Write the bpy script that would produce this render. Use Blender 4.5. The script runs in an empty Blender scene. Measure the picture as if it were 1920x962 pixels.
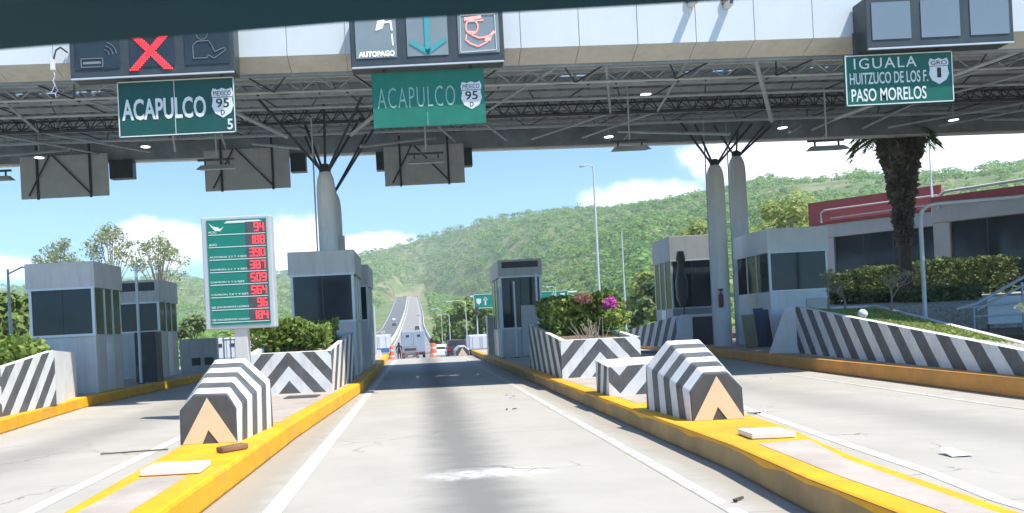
import bpy, math, random
import numpy as np
from mathutils import Vector, Matrix
R = math.radians
random.seed(7); rng = np.random.default_rng(7)
scene = bpy.context.scene
COL = scene.collection

# ------------------------------------------------------------------ camera
cam_data = bpy.data.cameras.new('camera')
cam_data.sensor_width = 36; cam_data.lens = 28.125          # phone lens, photo cropped off-centre
cam_data.shift_x = 0.0911; cam_data.shift_y = 0.0734
cam_data.clip_start = 0.05; cam_data.clip_end = 6000
cam_data.dof.use_dof = True; cam_data.dof.focus_distance = 19; cam_data.dof.aperture_fstop = 10
cam = bpy.data.objects.new('camera', cam_data); COL.objects.link(cam)
_r = R(2.8); _c, _s = math.cos(_r), math.sin(_r)             # phone held slightly rolled
cam.matrix_world = Matrix(((_c, _s, 0, 0), (0, 0, -1, 0), (-_s, _c, 0, 1.4), (0, 0, 0, 1)))
scene.camera = cam

# ------------------------------------------------------------------ light
SUN_TRAVEL = Vector((-0.46, 0.30, -1)).normalized()
sun_el = math.asin(-SUN_TRAVEL.z)
world = bpy.data.worlds.new('World'); scene.world = world; world.use_nodes = True
wt = world.node_tree; wt.nodes.clear()
def wn(t, **k):
    n = wt.nodes.new(t)
    for a, b in k.items(): setattr(n, a, b)
    return n
def wmath(op, a, b=None, c=None):
    n = wn('ShaderNodeMath', operation=op)
    for i, x in enumerate((a, b, c)):
        if x is None: continue
        if isinstance(x, (int, float)): n.inputs[i].default_value = x
        else: wt.links.new(x, n.inputs[i])
    return n.outputs[0]
out = wn('ShaderNodeOutputWorld'); bg = wn('ShaderNodeBackground'); wt.links.new(bg.outputs[0], out.inputs[0])
sky = wn('ShaderNodeTexSky'); sky.sky_type = 'NISHITA'; sky.sun_disc = False
sky.sun_elevation = sun_el; sky.sun_rotation = math.atan2(-SUN_TRAVEL.x, -SUN_TRAVEL.y)
sky.air_density = 1.0; sky.dust_density = 0.6; sky.ozone_density = 2.0; sky.altitude = 900
bg.inputs['Strength'].default_value = 0.15
tc = wn('ShaderNodeTexCoord'); sep = wn('ShaderNodeSeparateXYZ'); wt.links.new(tc.outputs['Generated'], sep.inputs[0])
yy = wmath('MAXIMUM', sep.outputs[1], 0.05)
az = wmath('DIVIDE', sep.outputs[0], yy); el = wmath('DIVIDE', sep.outputs[2], yy)
nz = wn('ShaderNodeTexNoise'); nz.inputs['Scale'].default_value = 16; nz.inputs['Detail'].default_value = 9; nz.inputs['Roughness'].default_value = 0.58
wt.links.new(tc.outputs['Generated'], nz.inputs['Vector'])
best = None
for a, e, wa, we in ((-.317, .128, .062, .036), (-.15, .118, .062, .036), (-.05, .112, .06, .016), (.29, .150, .075, .03), (.5, .2, .16, .045), (.74, .19, .16, .06), (-.55, .105, .1, .02), (-1.0, .2, .2, .1), (1.3, .25, .3, .12)):
    q = wmath('ADD', wmath('POWER', wmath('ABSOLUTE', wmath('DIVIDE', wmath('SUBTRACT', az, a), wa)), 2), wmath('POWER', wmath('ABSOLUTE', wmath('DIVIDE', wmath('SUBTRACT', el, e), we)), 2))
    q = wmath('SUBTRACT', 1.0, q)
    best = q if best is None else wmath('MAXIMUM', best, q)
dens = wmath('ADD', wmath('MAXIMUM', best, -1.2), wmath('MULTIPLY', wmath('SUBTRACT', nz.outputs['Fac'], .5), 3.6))
ramp = wn('ShaderNodeMapRange'); ramp.interpolation_type = 'SMOOTHSTEP'; wt.links.new(dens, ramp.inputs[0])
ramp.inputs[1].default_value = -.25; ramp.inputs[2].default_value = .9; ramp.inputs[4].default_value = .93
tint = wn('ShaderNodeMix', data_type='RGBA', blend_type='MULTIPLY'); tint.inputs[0].default_value = 1
wt.links.new(sky.outputs[0], tint.inputs[6]); tint.inputs[7].default_value = (0.365, 0.565, 0.73, 1)
mixc = wn('ShaderNodeMix', data_type='RGBA'); wt.links.new(ramp.outputs[0], mixc.inputs[0])
wt.links.new(tint.outputs[2], mixc.inputs[6]); mixc.inputs[7].default_value = (6.6, 6.7, 6.9, 1)
wt.links.new(mixc.outputs[2], bg.inputs['Color'])
sun = bpy.data.lights.new('sun', 'SUN'); sun.energy = 3.6; sun.angle = R(0.55); sun.color = (1, .94, .83)
so = bpy.data.objects.new('sun', sun); COL.objects.link(so); so.location = (20, -10, 60)
so.rotation_euler = SUN_TRAVEL.to_track_quat('-Z', 'Y').to_euler()
scene.view_settings.view_transform = 'Standard'; scene.view_settings.look = 'None'
scene.view_settings.gamma = 1; scene.view_settings.exposure = 1.12; scene.view_settings.use_curve_mapping = False
scene.cycles.use_denoising = True
scene.cycles.max_bounces = 6; scene.cycles.diffuse_bounces = 4; scene.cycles.transparent_max_bounces = 8
scene.cycles.volume_bounces = 1; scene.cycles.sample_clamp_indirect = 6

# ------------------------------------------------------------------ materials
def mat(name, col, rough=.65, var=.16, scale=2.5, metal=0, bump=0, bscale=30, spec=.4, emit=None, estr=1, streak=0, grime=0, gcol=(.05, .05, .045), fine=.0):
    m = bpy.data.materials.new(name); m.use_nodes = True; t = m.node_tree; N = t.nodes; L = t.links
    b = N['Principled BSDF']
    b.inputs['Roughness'].default_value = rough; b.inputs['Metallic'].default_value = metal
    b.inputs['Specular IOR Level'].default_value = spec
    co = N.new('ShaderNodeTexCoord')
    n = N.new('ShaderNodeTexNoise'); n.inputs['Scale'].default_value = scale; n.inputs['Detail'].default_value = 7; n.inputs['Roughness'].default_value = .62
    L.new(co.outputs['Object'], n.inputs['Vector'])
    mr = N.new('ShaderNodeMapRange'); mr.inputs[1].default_value = .3; mr.inputs[2].default_value = .7; L.new(n.outputs['Fac'], mr.inputs[0])
    mx = N.new('ShaderNodeMix'); mx.data_type = 'RGBA'; L.new(mr.outputs[0], mx.inputs[0])
    mx.inputs[6].default_value = tuple(max(0, c * (1 - var)) for c in col) + (1,)
    mx.inputs[7].default_value = tuple(min(1, c * (1 + var * .7)) for c in col) + (1,)
    last = mx.outputs[2]
    if grime or streak:
        mp = N.new('ShaderNodeMapping'); L.new(co.outputs['Object'], mp.inputs['Vector'])
        mp.inputs['Scale'].default_value = (6, 6, .35) if streak else (1, 1, 1)
        n2 = N.new('ShaderNodeTexNoise'); n2.inputs['Scale'].default_value = 1.1 if streak else .9; n2.inputs['Detail'].default_value = 8; n2.inputs['Roughness'].default_value = .7
        L.new(mp.outputs[0], n2.inputs['Vector'])
        r2 = N.new('ShaderNodeMapRange'); r2.inputs[1].default_value = .48; r2.inputs[2].default_value = .78; r2.inputs[4].default_value = max(grime, streak); L.new(n2.outputs['Fac'], r2.inputs[0])
        m2 = N.new('ShaderNodeMix'); m2.data_type = 'RGBA'; L.new(r2.outputs[0], m2.inputs[0]); L.new(last, m2.inputs[6]); m2.inputs[7].default_value = gcol + (1,)
        last = m2.outputs[2]
    L.new(last, b.inputs['Base Color'])
    if bump:
        n3 = N.new('ShaderNodeTexNoise'); n3.inputs['Scale'].default_value = bscale; n3.inputs['Detail'].default_value = 4; L.new(co.outputs['Object'], n3.inputs['Vector'])
        bp = N.new('ShaderNodeBump'); bp.inputs['Strength'].default_value = bump; bp.inputs['Distance'].default_value = .01
        L.new(n3.outputs['Fac'], bp.inputs['Height']); L.new(bp.outputs[0], b.inputs['Normal'])
    if emit:
        b.inputs['Emission Color'].default_value = emit + (1,); b.inputs['Emission Strength'].default_value = estr
    return m

def stripe_mat(name, period, dark=(.075, .08, .083), white=(.74, .76, .76)):
    """hand painted bands: phase = (|u| * k + v) / period; k is folded into u by the builder"""
    m = bpy.data.materials.new(name); m.use_nodes = True; t = m.node_tree; N = t.nodes; L = t.links
    b = N['Principled BSDF']; b.inputs['Roughness'].default_value = .6; b.inputs['Specular IOR Level'].default_value = .3
    def M(op, a, c=None, d=None):
        n = N.new('ShaderNodeMath'); n.operation = op
        for i, x in enumerate((a, c, d)):
            if x is None: continue
            if isinstance(x, (int, float)): n.inputs[i].default_value = x
            else: L.new(x, n.inputs[i])
        return n.outputs[0]
    uv = N.new('ShaderNodeUVMap'); uv.uv_map = 'UVMap'; sp = N.new('ShaderNodeSeparateXYZ'); L.new(uv.outputs[0], sp.inputs[0])
    co = N.new('ShaderNodeTexCoord')
    nw = N.new('ShaderNodeTexNoise'); nw.inputs['Scale'].default_value = 5; nw.inputs['Detail'].default_value = 6; L.new(co.outputs['Object'], nw.inputs['Vector'])
    wob = M('MULTIPLY', M('SUBTRACT', nw.outputs['Fac'], .5), .05)
    ph = M('ADD', M('DIVIDE', M('ADD', M('ABSOLUTE', sp.outputs[0]), sp.outputs[1]), period), wob)
    fr = M('FRACT', ph)
    st = M('GREATER_THAN', fr, .5)
    nd = N.new('ShaderNodeTexNoise'); nd.inputs['Scale'].default_value = 2.2; nd.inputs['Detail'].default_value = 9; nd.inputs['Roughness'].default_value = .7; L.new(co.outputs['Object'], nd.inputs['Vector'])
    mr = N.new('ShaderNodeMapRange'); mr.inputs[1].default_value = .35; mr.inputs[2].default_value = .75; L.new(nd.outputs['Fac'], mr.inputs[0])
    w = N.new('ShaderNodeMix'); w.data_type = 'RGBA'; L.new(mr.outputs[0], w.inputs[0]); w.inputs[6].default_value = white + (1,); w.inputs[7].default_value = tuple(c * .74 for c in white) + (1,)
    d = N.new('ShaderNodeMix'); d.data_type = 'RGBA'; L.new(mr.outputs[0], d.inputs[0]); d.inputs[6].default_value = dark + (1,); d.inputs[7].default_value = tuple(c * 1.8 + .015 for c in dark) + (1,)
    x = N.new('ShaderNodeMix'); x.data_type = 'RGBA'; L.new(st, x.inputs[0]); L.new(w.outputs[2], x.inputs[6]); L.new(d.outputs[2], x.inputs[7])
    # chips in the paint
    nc = N.new('ShaderNodeTexNoise'); nc.inputs['Scale'].default_value = 11; nc.inputs['Detail'].default_value = 8; nc.inputs['Roughness'].default_value = .75; L.new(co.outputs['Object'], nc.inputs['Vector'])
    ch = N.new('ShaderNodeMapRange'); ch.inputs[1].default_value = .66; ch.inputs[2].default_value = .70; ch.inputs[4].default_value = .7; L.new(nc.outputs['Fac'], ch.inputs[0])
    y = N.new('ShaderNodeMix'); y.data_type = 'RGBA'; L.new(ch.outputs[0], y.inputs[0]); L.new(x.outputs[2], y.inputs[6]); y.inputs[7].default_value = (.36, .35, .33, 1)
    mp = N.new('ShaderNodeMapping'); L.new(co.outputs['Object'], mp.inputs[0]); mp.inputs['Scale'].default_value = (7, 7, .8)
    ns = N.new('ShaderNodeTexNoise'); ns.inputs['Scale'].default_value = 1; ns.inputs['Detail'].default_value = 7; ns.inputs['Roughness'].default_value = .7; L.new(mp.outputs[0], ns.inputs['Vector'])
    rs = N.new('ShaderNodeMapRange'); rs.inputs[1].default_value = .5; rs.inputs[2].default_value = .8; rs.inputs[4].default_value = .36; L.new(ns.outputs['Fac'], rs.inputs[0])
    z = N.new('ShaderNodeMix'); z.data_type = 'RGBA'; L.new(rs.outputs[0], z.inputs[0]); L.new(y.outputs[2], z.inputs[6]); z.inputs[7].default_value = (.25, .23, .20, 1)
    L.new(z.outputs[2], b.inputs['Base Color'])
    bp = N.new('ShaderNodeBump'); bp.inputs['Strength'].default_value = .25; bp.inputs['Distance'].default_value = .01; L.new(nc.outputs['Fac'], bp.inputs['Height']); L.new(bp.outputs[0], b.inputs['Normal'])
    return m

def leaf_mat(name, cols, trans=.25, patch=0, pscale=.02):
    m = bpy.data.materials.new(name); m.use_nodes = True; t = m.node_tree; N = t.nodes; L = t.links
    b = N['Principled BSDF']; b.inputs['Roughness'].default_value = .55; b.inputs['Specular IOR Level'].default_value = .25
    g = N.new('ShaderNodeNewGeometry'); cr = N.new('ShaderNodeValToRGB'); 
    while len(cr.color_ramp.elements) < len(cols): cr.color_ramp.elements.new(.5)
    for i, c in enumerate(cols):
        cr.color_ramp.elements[i].position = i / max(1, len(cols) - 1); cr.color_ramp.elements[i].color = c + (1,)
    fac = g.outputs['Random Per Island']
    if patch:
        co = N.new('ShaderNodeTexCoord'); n = N.new('ShaderNodeTexNoise'); n.inputs['Scale'].default_value = pscale; n.inputs['Detail'].default_value = 4
        L.new(co.outputs['Object'], n.inputs['Vector'])
        a = N.new('ShaderNodeMath'); a.operation = 'MULTIPLY_ADD'; L.new(n.outputs['Fac'], a.inputs[0]); a.inputs[1].default_value = 2 * patch; a.inputs[2].default_value = -patch
        s = N.new('ShaderNodeMath'); s.operation = 'ADD'; L.new(a.outputs[0], s.inputs[0]); L.new(fac, s.inputs[1]); s.use_clamp = True
        fac = s.outputs[0]
    L.new(fac, cr.inputs[0]); L.new(cr.outputs[0], b.inputs['Base Color'])
    tr = N.new('ShaderNodeBsdfTranslucent'); L.new(cr.outputs[0], tr.inputs[0])
    mx = N.new('ShaderNodeMixShader'); mx.inputs[0].default_value = trans
    L.new(b.outputs[0], mx.inputs[1]); L.new(tr.outputs[0], mx.inputs[2]); L.new(mx.outputs[0], N['Material Output'].inputs[0])
    return m

MT = dict(
    yellow=mat('kerb_yellow', (.84, .405, .010), .65, .2, 3, grime=.7, gcol=(.40, .25, .07), bump=.5),
    yellow_worn_shaded=mat('kerb_worn_shaded_yellow', (.40, .27, .11), .75, .25, 2, grime=.75, gcol=(.2, .17, .13), bump=.5),
    paving=mat('island_concrete', (.44, .385, .335), .85, .2, 2, grime=.6, gcol=(.30, .27, .22), bump=.3),
    white_paint=mat('white_paint', (.74, .75, .74), .6, .1, 3, grime=.3, gcol=(.4, .4, .38)),
    line=mat('road_line_paint', (.60, .59, .55), .75, .2, 6, grime=.9, gcol=(.40, .385, .34)),
    line_worn=mat('worn_line_paint', (.49, .48, .44), .8, .25, 5, grime=1.0, gcol=(.37, .355, .315)),
    tan=mat('tan_reflective_paint', (.74, .58, .39), .55, .08, 4),
    charcoal=mat('charcoal_paint', (.075, .08, .083), .6, .2, 4),
    booth=mat('booth_grey_paint', (.58, .575, .54), .55, .10, 1.5, streak=.5, gcol=(.30, .28, .24)),
    booth_shelter=mat('shelter_grey_paint', (.36, .385, .40), .55, .08, 1.5, streak=.4, gcol=(.22, .23, .23)),
    booth_light=mat('booth_light_paint', (.76, .79, .79), .45, .06, 1.5, streak=.25, gcol=(.36, .37, .37)),
    booth_trim=mat('booth_aluminium_trim', (.62, .66, .68), .35, .05, 3, metal=.3),
    glass=mat('dark_tinted_glass', (.03, .042, .05), .08, .3, .7, spec=.35),
    dark=mat('dark_metal', (.06, .07, .075), .5, .2, 3),
    steel=mat('truss_steel', (.50, .57, .62), .5, .15, 3, grime=.3, gcol=(.1, .1, .1)),
    black_steel=mat('black_strut_steel', (.06, .07, .08), .5, .2, 3),
    deck=mat('roof_deck_sheet', (.31, .375, .42), .6, .3, 1.2, grime=.6, gcol=(.14, .17, .20)),
    fascia=mat('white_aluminium_panel', (.66, .71, .73), .4, .05, .8, streak=.18, gcol=(.5, .5, .48)),
    soffit=mat('beige_soffit_panel', (.56, .56, .52), .6, .1, 2, streak=.3, gcol=(.24, .22, .19)),
    column=mat('column_paint', (.82, .83, .82), .6, .07, 1.5, streak=.3, gcol=(.36, .36, .34)),
    sign_green=mat('sign_green', (.010, .125, .085), .4, .12, 2),
    sign_green_dim=mat('sign_dark_green', (.012, .085, .072), .45, .15, 2, grime=.4, gcol=(.03, .06, .06)),
    sign_green_old=mat('sign_old_green', (.016, .19, .13), .45, .18, 2, grime=.4, gcol=(.03, .11, .09)),
    sign_white=mat('sign_white', (.72, .76, .74), .4, .08, 5),
    sign_faded=mat('sign_faded_white', (.30, .50, .44), .5, .3, 8),
    ink=mat('sign_black', (.03, .03, .03), .5, .1, 5),
    alu=mat('sign_back_aluminium', (.58, .61, .62), .5, .1, 2, streak=.25, gcol=(.36, .38, .38)),
    vms=mat('display_housing', (.05, .066, .072), .45, .2, 3),
    screen_dark=mat('display_dark', (.03, .045, .055), .3, .2, 2, spec=.5),
    screen_grey=mat('display_grey', (.25, .30, .31), .2, .1, 1.5, spec=.6),
    screen_blank=mat('display_blank', (.20, .25, .28), .16, .06, .8, spec=.8),
    pict=mat('pictogram_grey', (.22, .25, .26), .5, .1, 5),
    led_red=mat('led_red', (.5, .02, .02), .4, 0, 5, emit=(1, .045, .06), estr=1.25),
    led_white=mat('led_white', (.7, .75, .7), .4, 0, 5, emit=(.9, 1, .92), estr=.75),
    led_pink=mat('led_pink', (.7, .3, .3), .4, 0, 5, emit=(1, .22, .17), estr=.8),
    teal=mat('display_teal_arrow', (.06, .30, .33), .4, .1, 5, emit=(.05, .45, .5), estr=.1),
    led_panel=mat('led_panel', (.09, .08, .085), .4, .2, 6),
    board_grey=mat('tariff_frame', (.46, .50, .52), .45, .06, 2, streak=.2, gcol=(.3, .3, .3)),
    tariff_green=mat('tariff_green', (.012, .20, .145), .35, .08, 2),
    lamp=mat('lamp_lens', (.9, .9, .85), .3, 0, 5, emit=(1, .98, .92), estr=2.2),
    lamp_off=mat('lamp_diffuser', (.50, .52, .53), .4, .08, 5),
    red_wall=mat('red_wall', (.36, .075, .065), .7, .15, 1.2, streak=.3, gcol=(.25, .06, .05)),
    beige=mat('beige_render', (.50, .48, .43), .75, .1, 1, streak=.35, gcol=(.32, .3, .27)),
    purple=mat('grey_purple_render', (.12, .11, .12), .7, .15, 1.5, grime=.3),
    bark=mat('bark', (.10, .08, .06), .9, .3, 6, bump=.6),
    bark_pale=mat('pale_bark', (.30, .26, .21), .9, .25, 6, bump=.5),
    car_white=mat('vehicle_white', (.72, .74, .76), .3, .04, 2, spec=.6),
    truck_grey=mat('truck_box_paint', (.34, .41, .49), .4, .06, 2, streak=.2, gcol=(.3, .32, .34)),
    car_dark=mat('vehicle_dark', (.035, .035, .04), .25, .1, 2, spec=.7),
    car_maroon=mat('vehicle_maroon', (.06, .03, .04), .25, .1, 2, spec=.7),
    tyre=mat('tyre', (.02, .02, .02), .85, .2, 6),
    tail=mat('tail_light', (.4, .02, .02), .3, .1, 5),
    orange=mat('orange_plastic', (.80, .13, .05), .5, .1, 3),
    soil=mat('soil', (.16, .12, .085), .95, .3, 3, bump=.8),
    gravel_base=mat('gravel', (.42, .40, .35), .95, .45, 9, bump=1, bscale=18),
    wood=mat('old_wood', (.22, .13, .08), .85, .3, 5),
    header=mat('windscreen_top_trim', (.002, .045, .068), .6, .2, 3, spec=.2),
    blue_board=mat('blue_board', (.05, .08, .13), .6, .2, 3),
    ochre_board=mat('ochre_board', (.28, .27, .17), .7, .2, 3),
    pipe=mat('white_pipe', (.62, .65, .66), .4, .08, 4),
    asphalt=mat('far_asphalt', (.13, .135, .14), .85, .2, .3, grime=.3, gcol=(.1, .1, .1)),
    concrete_far=mat('far_concrete_road', (.26, .25, .235), .85, .12, .2, grime=.3, gcol=(.24, .23, .22)),
    skin=mat('skin', (.28, .16, .11), .6, .05, 4), clothes=mat('dark_clothes', (.03, .035, .05), .8, .2, 4),
    blue_band=mat('bus_blue', (.08, .16, .36), .4, .1, 3),
)
ST_PL = stripe_mat('painted_chevrons', .60); ST_SIDE = stripe_mat('painted_slanted_bands', .62)
ST_BULL = stripe_mat('painted_rings', .40); ST_WALL = stripe_mat('painted_wall_bands', .88)

# ------------------------------------------------------------------ mesh builder
class MB:
    def __init__(s): s.v = []; s.f = []; s.mi = []; s.uv = []; s.sm = []
    def face(s, pts, mi=0, uv=None, sm=False):
        b = len(s.v); s.v += [tuple(p) for p in pts]; s.f.append(tuple(range(b, b + len(pts)))); s.mi.append(mi)
        s.uv.append(uv or [(0, 0)] * len(pts)); s.sm.append(sm); return s
    def raw(s, vs, fs, mi=0, sm=False, uvs=None):
        b = len(s.v); s.v += [tuple(p) for p in vs]
        for i, f in enumerate(fs):
            s.f.append(tuple(b + k for k in f)); s.mi.append(mi); s.sm.append(sm); s.uv.append(uvs[i] if uvs else [(0, 0)] * len(f))
        return s
    def box(s, x0, x1, y0, y1, z0, z1, mi=0):
        vs = [(x0, y0, z0), (x1, y0, z0), (x1, y1, z0), (x0, y1, z0), (x0, y0, z1), (x1, y0, z1), (x1, y1, z1), (x0, y1, z1)]
        return s.raw(vs, [(0, 3, 2, 1), (4, 5, 6, 7), (0, 1, 5, 4), (1, 2, 6, 5), (2, 3, 7, 6), (3, 0, 4, 7)], mi)
    def prism(s, pts, z0, z1, mi=0):          # pts counter-clockwise in xy; z0/z1 number or function of (x, y)
        n = len(pts); f0 = z0 if callable(z0) else (lambda x, y: z0); f1 = z1 if callable(z1) else (lambda x, y: z1)
        vs = [(x, y, f0(x, y)) for x, y in pts] + [(x, y, f1(x, y)) for x, y in pts]
        fs = [tuple(range(n - 1, -1, -1)), tuple(range(n, 2 * n))] + [(i, (i + 1) % n, n + (i + 1) % n, n + i) for i in range(n)]
        return s.raw(vs, fs, mi)
    def tube(s, p0, p1, r0, r1=None, n=8, mi=0, caps=True):
        p0, p1 = Vector(p0), Vector(p1); r1 = r0 if r1 is None else r1; d = (p1 - p0)
        if d.length < 1e-6: return s
        d.normalize(); a = d.cross(Vector((0, 0, 1))); a = Vector((1, 0, 0)) if a.length < 1e-3 else a.normalized(); b = d.cross(a)
        vs = []
        for p, r in ((p0, r0), (p1, r1)):
            for k in range(n):
                t = 2 * math.pi * k / n; vs.append(p + a * (r * math.cos(t)) + b * (r * math.sin(t)))
        s.raw(vs, [(k, n + k, n + (k + 1) % n, (k + 1) % n) for k in range(n)], mi, True)
        if caps: s.raw(vs, [tuple(range(n)), tuple(range(2 * n - 1, n - 1, -1))], mi)
        return s
    def path(s, pts, r, n=8, mi=0):
        for a, b in zip(pts[:-1], pts[1:]): s.tube(a, b, r, n=n, mi=mi)
        return s
    def lathe(s, cx, cy, prof, n=24, mi=0, arc=None):
        vs = []; fs = []
        for r, z in prof:
            for k in range(n): t = 2 * math.pi * k / n; vs.append((cx + r * math.cos(t), cy + r * math.sin(t), z))
        for i in range(len(prof) - 1):
            for k in range(n): fs.append((i * n + k, i * n + (k + 1) % n, (i + 1) * n + (k + 1) % n, (i + 1) * n + k))
        s.raw(vs, fs, mi, True)
        s.raw([vs[k] for k in range((len(prof) - 1) * n, len(prof) * n)], [tuple(range(n))], mi)
        return s
    def stroke(s, pts, w, y, mi=0, t=.012):   # flat strokes on a plate facing -Y; pts are (x, z)
        for (x0, z0), (x1, z1) in zip(pts[:-1], pts[1:]):
            d = Vector((x1 - x0, z1 - z0)); l = d.length
            if l < 1e-6: continue
            d /= l; nx, nz = -d.y * w / 2, d.x * w / 2; ex, ez = d.x * w * .4, d.y * w * .4
            q = [(x0 - ex + nx, z0 - ez + nz), (x0 - ex - nx, z0 - ez - nz), (x1 + ex - nx, z1 + ez - nz), (x1 + ex + nx, z1 + ez + nz)]
            a = [(p, y, z) for p, z in q]; b = [(p, y - t, z) for p, z in q]
            s.raw(a + b, [(4, 5, 6, 7), (0, 1, 5, 4), (1, 2, 6, 5), (2, 3, 7, 6), (3, 0, 4, 7)], mi)
        return s
    def plate(s, pts, y, t=.012, mi=0):       # outline (x, z) facing -Y
        n = len(pts); a = [(p, y, z) for p, z in pts]; b = [(p, y - t, z) for p, z in pts]
        return s.raw(a + b, [tuple(range(n, 2 * n))] + [(i, (i + 1) % n, n + (i + 1) % n, n + i) for i in range(n)], mi)
    def text(s, body, x0, x1, z0, z1, y, mi=0, t=.01, bold=0, spacing=1.0):
        me = text_mesh(body, bold, spacing); co = np.array([v.co[:] for v in me.vertices])
        lo, hi = co.min(0), co.max(0); sx = (x1 - x0) / max(1e-6, hi[0] - lo[0]); sz = (z1 - z0) / max(1e-6, hi[1] - lo[1]); dz = max(1e-6, hi[2] - lo[2])
        vs = [(x0 + (c[0] - lo[0]) * sx, y - (c[2] - lo[2]) / dz * t, z0 + (c[1] - lo[1]) * sz) for c in co]
        return s.raw(vs, [tuple(p.vertices) for p in me.polygons], mi)
    def move(s, fn):
        s.v = [fn(*p) for p in s.v]; return s
    def build(s, name, mats, parent=None, world=True, bevel=0, smooth=False):
        me = bpy.data.meshes.new(name)
        off = Vector((0, 0, 0)); p = parent
        while world and p is not None: off += p.location; p = p.parent
        me.from_pydata([(v[0] - off.x, v[1] - off.y, v[2] - off.z) for v in s.v], [], s.f)
        for m in (mats if isinstance(mats, (list, tuple)) else [mats]): me.materials.append(m)
        me.polygons.foreach_set('material_index', s.mi); me.polygons.foreach_set('use_smooth', [bool(a or smooth) for a in s.sm])
        if any(u != (0, 0) for q in s.uv for u in q):
            ul = me.uv_layers.new(name='UVMap'); ul.data.foreach_set('uv', np.array([c for q in s.uv for u in q for c in u], dtype=np.float32))
        me.update()
        o = bpy.data.objects.new(name, me); COL.objects.link(o)
        if parent is not None: o.parent = parent
        if bevel:
            w = o.modifiers.new('weld', 'WELD'); w.merge_threshold = .0005
            b = o.modifiers.new('bevel', 'BEVEL'); b.width = bevel; b.segments = 2; b.limit_method = 'ANGLE'; b.angle_limit = R(30)
        return o
_tc = {}
def text_mesh(body, bold, spacing):
    k = (body, bold, spacing)
    if k not in _tc:
        c = bpy.data.curves.new('lettering', 'FONT'); c.body = body; c.size = 1; c.extrude = .02; c.offset = bold; c.space_character = spacing; c.resolution_u = 3
        o = bpy.data.objects.new('lettering', c); COL.objects.link(o); bpy.context.view_layer.update()
        dg = bpy.context.evaluated_depsgraph_get(); _tc[k] = bpy.data.meshes.new_from_object(o.evaluated_get(dg))
        bpy.data.objects.remove(o); bpy.data.curves.remove(c)
    return _tc[k]
def tag(o, label=None, cat=None, group=None, kind=None):
    if label: o['label'] = label
    if cat: o['category'] = cat
    if group: o['group'] = group
    if kind: o['kind'] = kind
    return o
def thing(name, label, cat, loc=(0, 0, 0), group=None, rz=0):
    o = bpy.data.objects.new(name, None); COL.objects.link(o); o.location = loc; o.rotation_euler = (0, 0, rz); o.empty_display_size = .2
    return tag(o, label, cat, group)
def part(p, label): p['label'] = label; return p
def copy_tree(o, parent=None):
    c = o.copy(); COL.objects.link(c)
    if parent is not None: c.parent = parent
    for ch in [x for x in o.children]: copy_tree(ch, c)
    return c

# ------------------------------------------------------------------ terrain and roads
ZR_Y = [0, 42, 46, 50, 60, 75, 92, 120, 150, 213, 280, 358, 440, 525, 700, 926, 1000, 1200]
ZR_Z = [0, 0, -.10, -.30, -.75, -1.3, -1.75, -2.4, -2.75, -2.15, -.1, 3.3, 8.4, 14.4, 26.5, 42, 46, 52]
def zr(y): return np.interp(y, ZR_Y, ZR_Z)
RAZ = [-1.5, -.7, -.52, -.36, -.3, -.26, -.159, -.1, -.065, -.011, .036, .084, .157, .217, .284, .345, .419, .446, .5, .553, .646, .706, .766, 1, 1.6]
REL = [.07, .07, .077, .086, .086, .081, .084, .095, .105, .119, .13, .144, .148, .148, .151, .158, .174, .18, .178, .178, .167, .168, .174, .17, .15]
def lump(x, y, s, k): return np.sin(x / s + k) * np.cos(y / (s * 1.3) - k * 2) + .5 * np.sin(x / (s * .43) + y / (s * .6) + k * 3)
def terrain(X, Y):
    X = np.asarray(X, float); Y = np.asarray(Y, float); Ys = np.maximum(Y, 1); A = X / np.maximum(Y, 60)
    e = np.interp(A, RAZ, REL) - .0065 * np.exp(-((A - .22) / .45) ** 4)
    Yb = np.interp(A, [-.2, -.06, -.015, .012, .08, .16, .28, .8], [500, 700, 960, 960, 720, 430, 220, 170])
    Yr = np.interp(A, [-.4, -.06, .0, .12, .28, .8], [1300, 1350, 1350, 1080, 820, 620])
    k = np.exp(-(X / 120) ** 2)
    base = zr(Ys) * k + np.minimum(zr(Ys), -1.0 * np.clip((Ys - 42) / 60, 0, 1)) * (1 - k)
    base = np.where((X > 16) & (Y < 75), 0.15, base)
    E = e * Yr + 1.0
    t = np.clip((Ys - Yb) / (Yr - Yb), 0, 1.0)
    h = base * (1 - t) + E * t
    over = np.clip((Ys - Yr) / 500, 0, 1); h = h - over * E * .5
    h = h + lump(X, Y, 34, 1.3) * 2.2 * np.clip(t * 5, 0, 1) * (1 - over) + lump(X, Y, 90, .4) * 3.5 * np.clip(t * 3, 0, 1)
    inroad = (Y > 40) & (Y < 1000) & (X > -27 - .0 * Y) & (X < 12)
    h = np.where(inroad, np.minimum(h, zr(Ys) - .25), h)
    h = np.where(Y <= 42, np.where(X > 16, .15, -.06), h)
    return h
ys = np.concatenate([[-120, -60, -20, 0, 20, 35, 42, 46, 50, 56, 64, 74], np.geomspace(86, 2000, 110)])
azs = np.unique(np.concatenate([np.linspace(-1.6, -.12, 60), np.linspace(-.12, .12, 90), np.linspace(.12, 1.7, 110)]))
YY, AA = np.meshgrid(ys, azs, indexing='ij'); XX = AA * np.maximum(YY, 60); ZZ = terrain(XX, YY)
nr, nc = XX.shape
g = MB(); g.v = list(map(tuple, np.stack([XX, YY, ZZ], -1).reshape(-1, 3)))
g.f = [(i * nc + j, i * nc + j + 1, (i + 1) * nc + j + 1, (i + 1) * nc + j) for i in range(nr - 1) for j in range(nc - 1)]
g.mi = [0] * len(g.f); g.uv = []; g.sm = [True] * len(g.f)
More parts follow.
